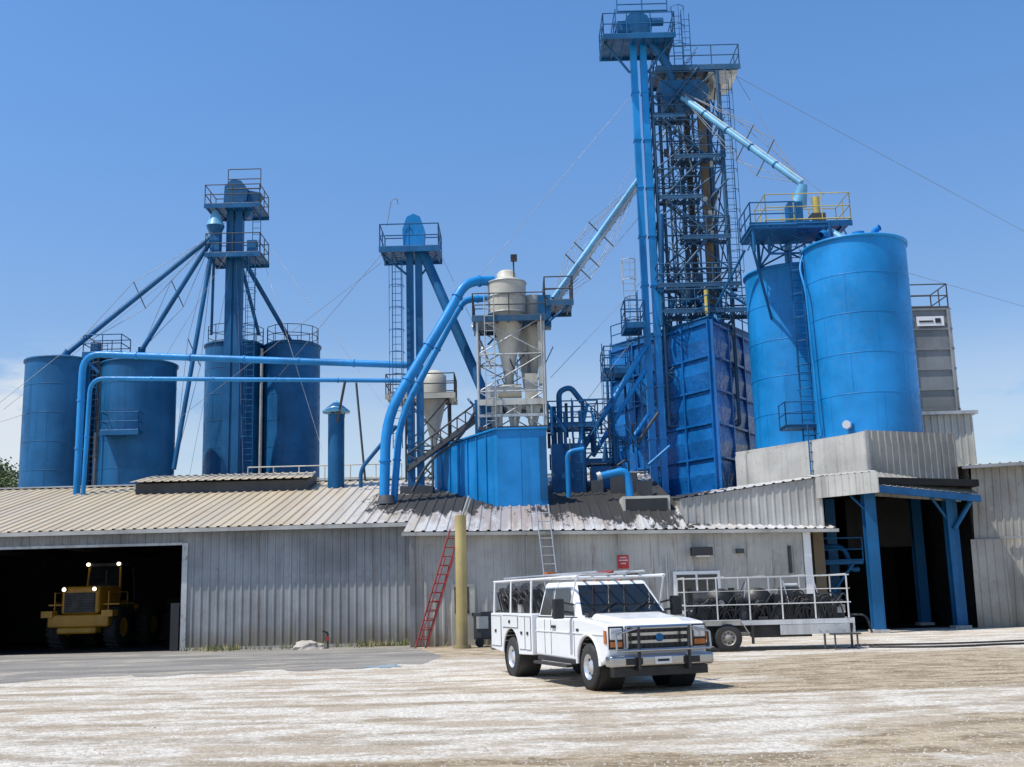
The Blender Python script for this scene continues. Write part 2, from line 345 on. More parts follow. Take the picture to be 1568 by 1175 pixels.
g.quad('office_right_wall',WALL2,(10.9,wy(10.9),0),(11.2,50,0),(11.2,50,4),(10.9,wy(10.9),3.75))
g.hexa('gutter',WALL2,[(-3.95,38.62,3.78),(11.95,41.42,3.66),(11.95,41.55,3.66),(-3.95,38.75,3.78)],[(-3.95,38.62,3.9),(11.95,41.42,3.78),(11.95,41.55,3.78),(-3.95,38.75,3.9)])
def onwall(part,mat,x0,x1,z0,z1,d0=.035,d1=.09):
    nx,ny=.175,-.985
    a=(x0+nx*d0,wy(x0)+ny*d0);b_=(x1+nx*d0,wy(x1)+ny*d0);c_=(x1+nx*d1,wy(x1)+ny*d1);d_=(x0+nx*d1,wy(x0)+ny*d1)
    g.hexa(part,mat,[(*d_,z0),(*c_,z0),(*b_,z0),(*a,z0)],[(*d_,z1),(*c_,z1),(*b_,z1),(*a,z1)])
onwall('window_frame',WHITE,5.6,7.35,.85,2.35); onwall('window_pane',GLASS,5.72,6.42,.97,2.23,.091,.1); onwall('window_pane',GLASS,6.5,7.23,.97,2.23,.091,.1)
onwall('door',CREAM,-2.3,-1.5,0,2.1,.035,.07); onwall('door_window',GLASS,-2.2,-1.7,1.1,2.0,.071,.08); onwall('door_handle',BLK,-1.62,-1.56,1.0,1.1,.071,.12)
onwall('corner_trim',WHITE,10.6,10.88,0,3.7); onwall('corner_trim',WALL,-3.72,-3.55,0,3.85)
onwall('wall_lamp',BLK,6.3,7.0,2.9,3.2,.04,.45); onwall('wall_lamp',LAMP,6.4,6.9,2.84,2.899,.1,.4); onwall('wall_lamp',DARK,8.0,8.25,2.95,3.12,.04,.25); onwall('junction_box',GALV,.2,.5,1.3,1.8,.04,.16); onwall('junction_box',DARK,10.0,10.1,2.2,3.2,.04,.1); onwall('conduit',GALV,5.35,5.4,.1,2.9,.04,.08); onwall('conduit',GALV,.33,.37,1.8,3.7,.04,.08)
g.hexa('ridge_vent',DARK,[(-16.9,49.4,6.45),(-9.2,49.4,6.45),(-9.2,51.6,6.9),(-16.9,51.6,6.9)],[(-16.9,49.4,6.95),(-9.2,49.4,6.95),(-9.2,51.6,7.4),(-16.9,51.6,7.4)])
g.corr('ridge_vent_roof',ROOF,(-17.1,49.1,7.0),(-9.0,49.1,7.0),(-9.2,51.4,7.5),(-16.9,51.4,7.5),.38,.04)
g.rail('roof_railing',CREAM,[(-13,54,6.8),(-5.5,54,6.8)],1.3,.03)
g.corr('lean_to_wall',WALL2,(6.25,42.3,3.9),(11.6,42.0,3.9),(11.6,42.0,5.75),(6.25,42.3,5.1),.3,.03)
g.quad('lean_to_side',WALL3,(6.25,42.3,4.),(6.25,47,4.),(6.25,47,5.6),(6.25,42.3,5.1))
g.corr('lean_to_roof',ROOF,(6.2,42.2,5.12),(11.7,41.9,5.78),(11.7,47,6.2),(6.2,47,5.5),.38,.04)
g.box('roof_vent_box',CREAM,4.1,5.9,42.4,43.8,4.6,5.25); g.box('roof_vent_box_mouth',BLK,4.2,5.8,42.36,42.399,4.68,5.15)
g.tube('flashing',DARK,(-5.2,45,5.4),(-5.2,45,5.75),.42,.3,n=18); g.box('flashing',DARK,-4.9,-3.5,47.4,48.8,5.9,6.35)
g.done()
# ------------------------------------------------------------------ drive through building
g=G('truck_loading_shed')
P0=(9.43,47);P1=(13.3,41.5);P2=(17.2,43.05)
g.prism('plinth_core',CONC,[P1,P2,(17.2,50.5),(11,50.5),P0],5.3,7.38)
g.corr('plinth_left_skin',CONC,(P0[0]-.03,P0[1]-.02,5.3),(P1[0]-.03,P1[1]-.02,5.3),(P1[0]-.03,P1[1]-.02,7.4),(P0[0]-.03,P0[1]-.02,7.2),.9,.05)
g.corr('plinth_right_skin',WALL3,(P1[0],P1[1]-.03,4.95),(P2[0],P2[1]-.03,4.75),(P2[0],P2[1]-.03,7.42),(P1[0],P1[1]-.03,7.42),.3,.03)
g.box('corner_trim',WALL,13.22,13.32,41.38,41.48,5,7.42)
cn=[(11.4,42.0),(13.05,39.9),(17.5,41.9),(17.5,52),(9.5,52),(9.5,47.2)]
g.prism('canopy',SHADE,cn,5.25,5.5)
g.corr('canopy_fascia_left',WALL2,(11.35,41.95,4.95),(13.05,39.85,4.95),(13.05,39.85,5.7),(11.35,41.95,5.75),.3,.03)
g.corr('canopy_slope',WALL2,(11.35,41.95,5.76),(13.05,39.85,5.71),(13.3,41.45,5.9),(11.5,43.9,6.0),.3,.02)
g.hexa('blue_beam',BLUED,[(13.05,39.82,4.95),(17.5,41.85,4.65),(17.5,42.0,4.65),(13.05,39.97,4.95)],[(13.05,39.82,5.2),(17.5,41.85,4.9),(17.5,42.0,4.9),(13.05,39.97,5.2)])
g.corr('front_slope',WALL3,(13.05,39.85,5.21),(17.5,41.9,4.93),(17.3,43,5.4),(13.3,41.45,5.9),.3,.02)
for x,y in ((12.95,40.9),(16.6,42.7),(11.5,42.9),(12.9,46),(16.8,47)):
    cm=RUST if x==11.5 else BLUED
    g.box('column',cm,x-.2,x+.2,y-.22,y-.17,0,5.2); g.box('column',cm,x-.2,x+.2,y+.17,y+.22,0,5.2); g.box('column',cm,x-.04,x+.04,y-.17,y+.17,0,5.2); g.box('column_base',CONC,x-.3,x+.3,y-.3,y+.3,0,.12)
g.tube('brace',BLUED,(16.6,42.7,3.9),(15.8,42.3,4.9),.055); g.tube('brace',BLUED,(12.95,40.9,4.3),(12.5,41.4,4.95),.055)
g.tube('brace',BLUED,(16.6,42.4,3.7),(17.3,42.4,4.7),.09)
g.pipe('interior_pipe',BLUED,[(11.6,44,3.2),(12.7,43.5,3.2),(12.9,43.5,2.3),(13.2,43.5,2.3)],.1)
g.box('interior_deck',BLUED,11.4,13.3,43.2,44.6,2.5,2.62); g.rail('interior_rail',BLUED,[(11.4,43.2,2.6),(13.3,43.2,2.6)],.9)
g.tube('brace',BLUED,(11.5,43.2,.8),(12.9,43.2,2.5),.06)
g.box('interior_hopper',SHADE,13.6,16.2,46,49,3.2,5.2)
g.quad('back_wall',SHADE,(9.5,52,0),(17.5,52,0),(17.5,52,5.4),(9.5,52,5.4))
g.quad('side_wall',SHADE,(17.45,42.9,0),(17.45,52,0),(17.45,52,5.4),(17.45,42.9,5.4))
g.quad('left_inner_wall',SHADE,(11.25,43,0),(11.25,52,0),(11.25,52,5.4),(11.25,43,5.4))
g.quad('floor',SHADE,(11.3,43.5,.006),(17.4,44.5,.006),(17.4,51.9,.006),(11.3,51.9,.006))
g.done()
g=G('metal_warehouse')
g.corr('front_wall',WALL3,(17.4,43,0),(30,42.2,0),(30,42.2,6.5),(17.7,43,6.1),.3,.03)
g.corr('door_panel',WALL3,(17.3,42.85,0),(18.6,42.78,0),(18.6,42.78,3.3),(17.35,42.85,3.3),.3,.03)
g.corr('roof',ROOF,(17.2,42.6,6.1),(30,41.8,6.5),(30,56,6.9),(17.2,56,6.5),.38,.04)
g.hexa('eave_trim',WALL,[(17.2,42.5,5.98),(30,41.7,6.4),(30,41.8,6.4),(17.2,42.6,5.98)],[(17.2,42.5,6.1),(30,41.7,6.52),(30,41.8,6.52),(17.2,42.6,6.1)])
g.quad('left_wall',WALL3,(17.6,43,0),(17.6,56,0),(17.6,56,6.5),(17.6,43,6.1))
g.quad('back_wall',WALL3,(17.6,56,0),(30,56,0),(30,56,6.9),(17.6,56,6.5)); g.quad('right_wall',WALL3,(30,42.2,0),(30,56,0),(30,56,6.9),(30,42.2,6.5))
g.hexa('lower_trim',WALL,[(18.6,42.72,3.3),(30,42.0,3.3),(30,42.1,3.3),(18.6,42.82,3.3)],[(18.6,42.72,3.38),(30,42.0,3.38),(30,42.1,3.38),(18.6,42.82,3.38)])
g.done()
g=G('filter_house')
g.corr('base',CREAM,(18.0,49.5,6),(20.6,49.3,6),(20.6,49.3,9.1),(18.0,49.5,9.1),.3,.03); g.box('base_core',CREAM,18.0,20.6,49.6,52,5,9.1)
g.quad('base_side',CREAM,(20.6,49.3,5),(20.6,52,5),(20.6,52,9.1),(20.6,49.3,9.1))
g.box('cap_plate',GREY,17.8,20.8,49.1,52.2,9.1,9.25)
g.hexa('box',GBOX,[(18.45,50,9.26),(20.25,50,9.26),(20.25,52,9.26),(18.45,52,9.26)],[(18.35,50,14.2),(20.3,50,14.2),(20.3,52,14.2),(18.35,52,14.2)])
for i in range(6):
    z=9.4+i*.94; g.box('rib',GBOX,18.3,20.38,49.93,49.995,z,z+.1)
for x in (18.4,20.2): g.box('rib',WALL,x-.04,x+.04,49.88,49.929,9.27,14.1)
g.box('name_plate',WHITE,18.75,20.0,49.9,49.94,13.35,13.8); g.box('name_plate_text',BLK,18.85,19.5,49.88,49.899,13.52,13.6); g.box('name_plate_text',BLK,19.6,19.85,49.88,49.899,13.48,13.7)
g.rail('railing',DARK,[(18.35,50,14.2),(20.3,50,14.2),(20.3,52,14.2),(18.35,52,14.2)],1.15,.03,True)
g.box('white_side',WALL2,20.31,20.42,50.1,51.9,9.3,14.1)
g.done()
# ------------------------------------------------------------------ silos
def silo(cx,cy,r,z0,z1,mat,ladder=None,rail=True,zb=0.,seams=1.5,railm=DARK,vj=3):
    g=G('grain_silo')
    g.lathe('shell',mat,(cx,cy,0),[(r,zb),(r,z1)],64)
    g.lathe('roof',mat,(cx,cy,0),[(r+.05,z1),(r*.25,z1+.35),(0.01,z1+.4)],64)
    g.ring('top_lip',mat,(cx,cy,z1-.05),r+.03,.05,64)
    z=z0+seams; lvl=0
    while z<z1-.3:
        g.ring('seam',mat,(cx,cy,z),r,.011,64)
        for k in range(vj):
            a=-2.6+k*1.05+(lvl%2)*.5; p=V((cx+r*math.cos(a),cy+r*math.sin(a),z)); g.tube('weld_seam',mat,p-V((0,0,seams)),p,.009,n=4)
        z+=seams; lvl+=1
    if rail:
        pts=[(cx+(r-.1)*math.cos(a),cy+(r-.1)*math.sin(a),z1+.02) for a in [2*math.pi*i/12 for i in range(12)]]
        g.rail('railing',railm,pts,1.0,.022,True)
    if ladder is not None:
        a=ladder; d=V((math.cos(a),math.sin(a),0)); w=V((-math.sin(a),math.cos(a),0))*.22
        p=V((cx,cy,z0))+d*(r+.2)
        g.ladder('ladder',railm,p,p+V((0,0,z1-z0+1)),w,cage=d)
    g.done()
silo(-23.9,58,1.92,7,14.45,BLUED,ladder=-.35,rail=False,zb=0)  # left silos: backlit shade is put into the darker blue
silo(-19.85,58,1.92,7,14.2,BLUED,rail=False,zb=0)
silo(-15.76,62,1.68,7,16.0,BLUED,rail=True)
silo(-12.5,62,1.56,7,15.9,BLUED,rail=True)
silo(14.24,44.1,2.04,7.4,15.35,BLUE,rail=False,zb=7.38,seams=1.6)
silo(12.7,48.4,2.04,7.4,15.5,BLUE,rail=False,zb=7.38,seams=1.6)
g=G('silo_access_ladder')
g.ladder('ladder',BLUED,(12.05,44.9,7.4),(12.05,44.9,15.6),(.24,0,0),.03,cage=(0,-.9,0))
g.box('landing',BLUED,11.0,12.6,44.3,45.4,8.0,8.08); g.rail('railing',BLUED,[(11,44.3,8.05),(12.6,44.3,8.05)],1.0); g.rail('railing',BLUED,[(11,44.3,8.05),(11,45.4,8.05)],1.0)
g.pipe('downpipe',BLUE,[(12.35,44.4,15.5),(11.9,44.0,14.6),(12.0,43.6,13.6),(12.1,43.4,7.5)],.045)
g.ladder('lower_ladder',BLUED,(11.9,43.6,5.8),(11.9,43.6,8.0),(.24,0,0),.03)
g.tube('vent_lamp',LAMP,(12.9,42.4,7.75),(12.75,42.1,7.75),.16,n=16); g.tube('vent_lamp',BLUE,(13.3,42.6,7.9),(12.9,42.4,7.75),.12)
g.done()
g=G('silo_hatch')
g.pipe('hatch',BLUE,[(14.9,43.4,15.4),(14.9,43.4,15.85),(15.1,43.2,15.95)],.13,bend=.2); g.pipe('hatch',BLUE,[(12.9,43.3,15.4),(12.9,43.3,15.8),(12.6,43,15.6)],.15,bend=.3)
g.tube('hatch',BLUE,(14.2,43.2,15.4),(14.2,43.2,15.75),.25,n=16)
g.done()
g=G('vent_pipe'); g.tube('pipe',WALL2,(-21.75,57.2,7),(-21.75,57.2,10.5),.1); g.ladder('ladder',BLUED,(-21.9,56.9,7),(-21.9,56.9,14.8),(.2,0,0)); g.done()
g=G('vent_pipe'); g.tube('pipe',WALL2,(-14.0,60.9,7),(-14.0,60.9,15.6),.09); g.done()
# ------------------------------------------------------------------ platform over right silos
g=G('silo_top_platform')
g.deck('deck',BLUED,10.3,14.6,45.2,47.2,16.9)
g.box('deck_low',BLUED,10.1,13.2,44.2,46.4,16.35,16.43)
g.rail('railing',BLUED,[(10.1,44.2,16.45),(12.0,44.2,16.45)],1.05,.03); g.rail('railing',BLUED,[(10.1,44.2,16.45),(10.1,46.4,16.45)],1.05,.03)
g.rail('yellow_railing',YEL,[(11.0,45.2,17.0),(14.6,45.2,17.0),(14.6,47.2,17.0),(11.0,47.2,17.0)],1.2,.022,True)
g.lattice('frame',BLUED,11.0,13.6,45.0,47.0,15.5,16.8,1,.07,.05)
for a in ((10.2,44.3),(13.1,44.3)): g.tube('leg',BLUED,(*a,15.4),(*a,16.4),.07)
g.tube('brace',BLUED,(10.2,45,16.3),(11.4,47,13.0),.06); g.tube('brace',BLUED,(10.4,47,16.3),(9.3,49,14.2),.06)
g.box('gearbox',BLUED,12.1,12.7,45.6,46.3,17.0,18.0); g.tube('motor',YEL,(13.4,46,17.5),(13.4,46,18.3),.16,n=12); g.box('motor_base',DARK,13.1,13.7,45.7,46.3,17.0,17.5)
g.tube('distributor',BLUEL,(12.7,46.2,18.0),(12.9,46,18.9),.35,.2,n=16)
g.pipe('chute',BLUEL,[(12.9,46,17.2),(13.8,45.2,16.4),(14.3,44.6,15.7)],.17); g.pipe('chute',BLUEL,[(12.4,46.4,17.2),(12.3,47,16.5),(12.5,47.8,15.8)],.17)
for i in range(8):
    x=10.6+i*.5; g.tube('bracing',BLUED,(x,45.1,16.8),(x+.5*(1 if i%2 else -1),45.1,15.7),.035,n=5)
g.done()
# ------------------------------------------------------------------ rectangular blue bin
g=G('grain_bin')
F=V((8.83,48,0));Lc=V((5.0,54,0));R=V((11.85,53,0));K=Lc+R-F
zt=13.45
g.prism('core',BLUEB,[(F+V((0,.15,0)))[:2],R[:2],K[:2],Lc[:2]],3.,zt)
def face(a,b_,nn,m_):
    d=(b_-a).normalized(); n_=nn.normalized(); L=(b_-a).length
    zs=[4.2,5.8,7.3,8.8,10.3,11.8,13.3]
    for z0_,z1_ in zip(zs,zs[1:]):
        for k in range(m_):
            p=a+d*(L*k/m_+.05);q=a+d*(L*(k+1)/m_-.05); zm=z0_+(z1_-z0_)*.55
            A1=p+n_*.03;B1=q+n_*.03;A2=p+n_*.12;B2=q+n_*.12
            g.add('pressed_panel',BLUEB,[(A1.x,A1.y,z0_+.1),(B1.x,B1.y,z0_+.1),(B2.x,B2.y,zm),(A2.x,A2.y,zm),(B1.x,B1.y,z1_),(A1.x,A1.y,z1_)],[(0,1,2,3),(3,2,4,5)])
    for z in zs:
        q=[a+n_*.004,b_+n_*.004,b_+n_*.15,a+n_*.15]
        g.hexa('stiffener',BLUEB,[(p.x,p.y,z) for p in q],[(p.x,p.y,z+.1) for p in q])
    for k in range(m_+1):
        c_=a+d*(L*k/m_); q=[c_-d*.045+n_*.004,c_+d*.045+n_*.004,c_+d*.045+n_*.165,c_-d*.045+n_*.165]
        g.hexa('post',BLUEB,[(p.x,p.y,4) for p in q],[(p.x,p.y,zt) for p in q])
face(Lc,F,V((-6,-3.83,0)),4); face(F,R,V((5,-3.02,0)),3)
g.prism('roof',BLUED,[F[:2],R[:2],K[:2],Lc[:2]],zt,[zt+.1,zt+.4,zt+.5,zt+.3])
g.rail('roof_railing',BLUED,[F+V((0,0,zt+.1)),R+V((0,0,zt+.3))],1.05)
g.rail('roof_railing',BLUED,[F+V((0,0,zt+.1)),Lc+V((0,0,zt+.2))],1.05)
g.done()
# ------------------------------------------------------------------ tall elevator
g=G('bucket_elevator')
for x in (6.15,6.62):
    g.box('trunk',BLUE,x,x+.3,49.85,50.25,4.5,27.8)
    z=6
    while z<27.5: g.box('trunk_flange',BLUE,x-.04,x+.34,49.81,50.29,z,z+.07); z+=2.4
g.tube('brace_pole',BLUE,(6.98,50.6,13),(6.98,50.6,27),.06)
g.box('boot',BLUED,5.9,7.2,49.6,50.6,4.6,5.6)
g.yprism('head',BLUED,[(5.95,27.8),(7.15,27.8),(7.25,28.6),(7.05,29.15),(6.7,29.4),(6.35,29.4),(6.0,29.1),(5.85,28.5)],49.75,50.4)
g.tube('motor',BLUED,(7.0,49.2,28.5),(7.7,49.2,28.5),.2,n=12); g.box('gearbox',BLUED,5.5,6.1,49.2,49.7,28,28.6)
g.deck('platform',BLUED,4.8,8.2,49.0,51.2,27.75,BLUED,1.15)
g.rail('railing',BLUED,[(5.4,49,28.0),(5.4,51.2,28.0)],1.1); g.rail('upper_rail',BLUED,[(5.5,49.05,28.95),(7.9,49.05,28.95)],.8)
for a in ((4.9,27.7,6.1,26.3),(8.1,27.7,6.95,26.3)): g.tube('knee',BLUED,(a[0],49.6,a[1]),(a[2],50,a[3]),.06)
g.ladder('ladder',BLUED,(8.55,50.3,25.5),(8.55,50.3,29.7),(.22,0,0),cage=(0,-.8,0)); g.ladder('ladder',BLUED,(8.95,50.3,26.6),(8.95,50.3,29.5),(.2,0,0))
g.ladder('trunk_ladder',BLUED,(5.95,50.4,6),(5.95,50.4,15.5),(.0,.22,0),cage=(-.8,0,0))
g.pipe('discharge',BLUED,[(7.1,50,27.9),(7.9,50,26.8),(8.3,50.5,25.6)],.22)
for z in (9,12,15,18,21,24): g.tube('tie',TWR,(6.9,50.1,z),(7.1,50.1,z),.04); g.tube('tie',TWR,(6.9,50.1,z),(7.1,50.1,z+1),.03)
g.done()
g=G('elevator_support_tower')
x0,x1,y0,y1=7.1,10.3,50.0,52.6
g.lattice('frame',TWR,x0,x1,y0,y1,9.,26.3,7,.085,.045)
g.lattice('inner_frame',TWR,8.0,9.1,50.6,51.9,12.,25.5,9,.045,.025,mb=DARK)
g.box('inner_trunk',RUST,9.4,9.75,50.7,51.1,13,25.8); g.box('inner_trunk',DARK,8.8,9.05,51.2,51.6,12,25.9)
for x,y,r in ((7.5,50.6,.08),(8.5,50.9,.09),(10.0,51.6,.08)): g.tube('standpipe',TWR,(x,y,13),(x,y,25.5),r)
g.deck('top_platform',TWR,7.4,11.4,50.0,52.2,26.55,TWR,1.1)
g.box('top_underside',CREAM,9.9,11.3,50.05,52.1,26.2,26.35)
g.hexa('underside_wedge',CREAM,[(10.2,50.1,25.7),(10.6,50.1,25.7),(10.6,52,25.7),(10.2,52,25.7)],[(10.0,50.1,26.2),(11.3,50.1,26.2),(11.3,52,26.2),(10.0,52,26.2)])
g.hexa('head_hopper',BLUED,[(7.8,50.2,24.6),(9.0,50.2,24.6),(9.0,51.4,24.6),(7.8,51.4,24.6)],[(7.5,50.05,25.9),(9.4,50.05,25.9),(9.4,51.8,25.9),(7.5,51.8,25.9)])
g.tube('head_drum',TWR,(9.3,50.2,25.4),(9.3,51.6,25.4),.6,n=20); g.tube('head_drum',TWR,(8.6,50.1,24.6),(8.6,51.0,24.6),.4,n=16)
for z,a,b_ in ((24.0,7.1,8.6),(21.9,8.0,10.4),(19.9,7.2,9.2),(17.9,8.2,10.4)):
    g.deck('landing',TWR,a,b_,49.8,50.7,z,TWR,1.0,grate=True,r=.024)
g.deck('low_platform',TWR,6.8,10.6,49.1,50.1,15.4,TWR,1.0,grate=True); g.deck('bin_top_platform',TWR,7.0,11.2,48.8,50.2,14.1,TWR,1.0,grate=True)
zz=[14.2,15.6,17.9,19.9,21.9,24.0,26.5]
for i,(a,b_) in enumerate(zip(zz,zz[1:])):
    xa,xb=(7.4,9.4) if i%2 else (9.6,7.4)
    for dy in (0,.5):
        g.tube('stair',TWR,(xa,49.9+dy,a),(xb,49.9+dy,b_),.05,n=5); g.tube('stair_rail',TWR,(xa,49.9+dy,a+1),(xb,49.9+dy,b_+1),.022,n=5)
    for k in range(1,9): q=V((xa,49.9,a)).lerp(V((xb,49.9,b_)),k/9); g.box('tread',TWR,q.x-.1,q.x+.1,49.92,50.38,q.z-.015,q.z+.015)
random.seed(3)
for i in range(44):
    z=random.uniform(13.5,25.0); x=random.uniform(7.1,9.9); y=random.uniform(50.1,52.3)
    g.tube('diagonal',random.choice([TWR,TWR,DARK,BLUED,GALV]),(x,y,z),(min(10.6,max(6.9,x+random.uniform(-1.6,1.6))),y+random.uniform(-.5,.5),z+random.uniform(.8,2.6)),random.choice([.025,.035,.05]),n=5)
for i in range(22):
    z=random.uniform(13.5,25); x=random.uniform(7.2,9.9); s_=random.uniform(.1,.28)
    g.box('fitting',random.choice([TWR,DARK,BLUED,CREAM]),x,x+s_,50.3,50.3+s_,z,z+s_*random.uniform(.8,2))
g.ladder('ladder',TWR,(10.65,50.2,14),(10.65,50.2,26.4),(.2,0,0),cage=(0,-.7,0))
g.tube('guard_drum',TWR,(8.2,49.6,14.6),(8.2,49.6,15.4),.28,n=12); g.tube('motor',YEL,(8.9,48.7,13.9),(8.9,48.7,15.0),.11,n=10)
for a,b_ in (((8.4,50,15.4),(9.4,48.6,13.5)),((7.6,50,15),(7.2,50.5,13.2)),((9.8,50,15.5),(10.9,48.7,14.2)),((7.2,49.7,19),(6.95,49.6,13.6))): g.tube('spout',BLUED,a,b_,.12)
g.done()
g=G('bin_side_platform')
g.deck('deck',BLUED,4.3,5.5,50.4,52.4,11.8,BLUED,1.1); g.deck('deck',BLUED,5.2,6.1,49.0,50.6,13.6,BLUED,1.1)
g.ladder('ladder',BLUED,(4.4,50.3,7),(4.4,50.3,13),(.2,0,0),cage=(0,-.8,0))
g.tube('post',BLUED,(4.4,50.5,6.5),(4.4,50.5,11.8),.06); g.tube('post',BLUED,(5.4,52.3,6.5),(5.4,52.3,11.8),.06)
g.ladder('grey_ladder',GALV,(5.7,51.2,14),(5.7,51.2,17.5),(.28,0,0),cage=(0,-.8,0))
g.done()
# spouts
g=G('grain_spout'); a,b_=V((8.56,50,24.94)),V((12.85,46.1,19.0))
g.tube('tube',BLUEL,a,b_,.15,n=14); g.tube('lining',WALL2,a+V((.1,0,.14)),b_+V((.1,0,.14)),.04)
for k in (.55,.72):
    c_=a.lerp(b_,k)
    for s_ in (1,-1): g.tube('spreader',DARK,c_,c_+V((.45*s_,.0,.85*s_)),.03,n=5)
    g.tube('stay',WIRE,a+V((0,0,.3)),c_+V((.45,0,.85)),.016,n=4); g.tube('stay',WIRE,c_+V((.45,0,.85)),b_,.016,n=4); g.tube('stay',WIRE,c_-V((.45,0,.85)),b_,.016,n=4); g.tube('stay',WIRE,c_-V((.45,0,.85)),a,.016,n=4)
for k in range(1,5): c_=a.lerp(b_,k/5); d=(b_-a).normalized(); g.tube('collar',BLUED,c_-d*.03,c_+d*.03,.18,n=14)
g.done()
g=G('grain_spout'); a,b_=V((6.2,50,20.7)),V((1.9,47.4,14.3))
for o in (V((0,0,.16)),V((.0,0,-.2))): g.tube('tube',BLUEL if o.z>0 else GREY,a+o,b_+o,.10,n=10)
for k in range(1,16):
    c_=a.lerp(b_,k/16); g.tube('lacing',GALV,c_+V((0,0,.16)),c_+V((.15,0,-.25)),.03,n=5)
for k in (.45,.62,.72):
    c_=a.lerp(b_,k)
    for s_ in (1,-1):
        g.tube('spreader',DARK,c_,c_+V((-.55*s_,0,.6*s_)),.03,n=5); t_=c_+V((-.55*s_,0,.6*s_))
        g.tube('stay',WIRE,a,t_,.015,n=4); g.tube('stay',WIRE,b_,t_,.015,n=4)
g.done()
# ------------------------------------------------------------------ base equipment between hopper and bin
g=G('transfer_equipment')
g.box('housing',BLUED,1.6,3.0,46.6,48,5.8,7.9); g.box('housing',BLUED,3.3,4.1,47.5,48.5,5.8,7.0)
g.pipe('gooseneck',BLUED,[(2.0,47,7.8),(2.0,47,10.2),(2.5,47,10.4),(3.0,47,9.7)],.12,bend=.3); g.tube('standpipe',BLUED,(1.75,47.3,7.8),(1.75,47.3,9.6),.12)
g.deck('platform',BLUED,1.5,3.6,46.5,48,8.7,BLUED,1.0,grate=True)
g.deck('platform',BLUED,3.1,4.9,48,49.5,7.3,BLUED,1.0,grate=True)
for a,b_,r in (((6.2,49.6,12.7),(3.1,48.6,8.0),.13),((6.1,49.7,11.6),(3.5,48.8,7.6),.10),((6.1,49.5,9.5),(4.6,48.5,7.4),.10),((4.2,48,8.6),(5.0,48,6.3),.1),((3.2,47,9.6),(2.6,46.7,7.2),.07)):
    g.tube('chute',BLUE,a,b_,r)
g.lattice('frame',BLUED,3.1,4.4,48,49.2,6,10,3,.05,.03)
g.pipe('elbow_pipe',BLUE,[(3.3,44.2,6.2),(4.5,44.2,6.45),(4.6,44.2,5.0)],.15,bend=.35); g.pipe('elbow_pipe',BLUE,[(2.2,45.5,5.5),(2.2,45.5,7.4),(2.9,45.5,7.5)],.10,bend=.3)
g.tube('cap',GREY,(3.45,44.1,6.25),(3.3,44.1,6.2),.17,n=14)
g.ladder('ladder',BLUED,(2.7,46.4,6),(2.7,46.4,9.8),(.2,0,0))
g.box('motor',DARK,3.2,3.7,46.4,46.9,5.7,6.3); g.box('belt_guard',DARK,4.0,5.1,46,46.5,5.4,6.5); g.box('panel',DARK,5.0,5.6,45.2,45.6,5.3,6.1)
random.seed(12)
for i in range(42):
    x=random.uniform(1.5,5.8); z=random.uniform(5.8,8.6); y=random.uniform(46,49)
    g.tube('small_pipe',random.choice([BLUED,BLUED,DARK,BLUE]),(x,y,z),(x+random.choice([0,0,random.uniform(-1,1)]),y,z+random.uniform(.4,1.6)),random.choice([.03,.045,.07]),n=6)
g.done()
# ------------------------------------------------------------------ hopper box
g=G('feed_hopper')
bx=[(-.67,43.5),(1.3,43.5),(-.9,49.2),(-3.54,49)]
g.prism('shell',BLUE,bx,4.8,[8.1,8.1,8.1,8.05])
for k in range(1,7):
    a=V((-.67,43.5,0)).lerp(V((-3.54,49,0)),k/7); n_=V((-.886,-.463,0)); d=V((-.463,.886,0))
    q=[a-d*.03+n_*.003,a+d*.03+n_*.003,a+d*.03+n_*.06,a-d*.03+n_*.06]; g.hexa('rib',BLUE,[(p.x,p.y,5) for p in q],[(p.x,p.y,8.05) for p in q])
g.prism('top_flange',BLUE,[(-.75,43.42),(1.36,43.42),(-.85,49.3),(-3.64,49.05)],8.101,[8.17]*4)
g.box('patch',BLUED,1.0,1.28,43.46,43.498,5.3,7.8); g.box('seam',BLUE,.25,.28,43.485,43.499,5,8.09)
g.done()
# ------------------------------------------------------------------ cyclone
g=G('cyclone_dust_collector')
cx,cy=-.12,47.0
g.lathe('barrel',CREAM,(cx,cy,0),[(.83,13.65),(.83,15.05)],40); g.lathe('barrel_top',CREAM,(cx,cy,0),[(.83,15.05),(.6,15.2),(.42,15.2),(.42,15.5),(.3,15.62),(.01,15.65)],40)
g.lathe('cone',CREAM,(cx,cy,0),[(.83,13.65),(.66,13.4),(.2,10.9),(.2,10.5)],40)
for z in (13.65,14.4,15.05): g.ring('band',GREY,(cx,cy,z),.84,.03)
g.lathe('second_cyclone',CREAM,(1.0,47.6,0),[(.42,14.6),(.42,13.2),(.3,12.6),(.12,11.0),(.12,10.3)],28)
g.lathe('third_cyclone',GALV,(.65,48.1,0),[(.45,13.6),(.42,13.0),(.15,10.6)],28)
g.lattice('frame',GALV,-1.42,1.4,46.0,48.4,8.5,13.3,3,.06,.035)
g.deck('platform',TWR,-1.6,1.5,45.9,48.5,13.3); g.rail('railing',DARK,[(-1.6,45.9,13.3),(1.5,45.9,13.3),(1.5,48.5,13.3),(-1.6,48.5,13.3)],1.05,.025,True)
g.deck('side_platform',TWR,1.5,2.7,46.2,48.2,14.0,DARK,1.1); g.tube('knee',BLUED,(2.6,46.3,13.9),(1.4,46.1,12.9),.05)
g.box('drum',BLUED,1.2,1.75,46.2,46.9,12.9,14.3)
g.deck('lower_deck',CREAM,-1.42,1.4,46.0,48.4,9.7)
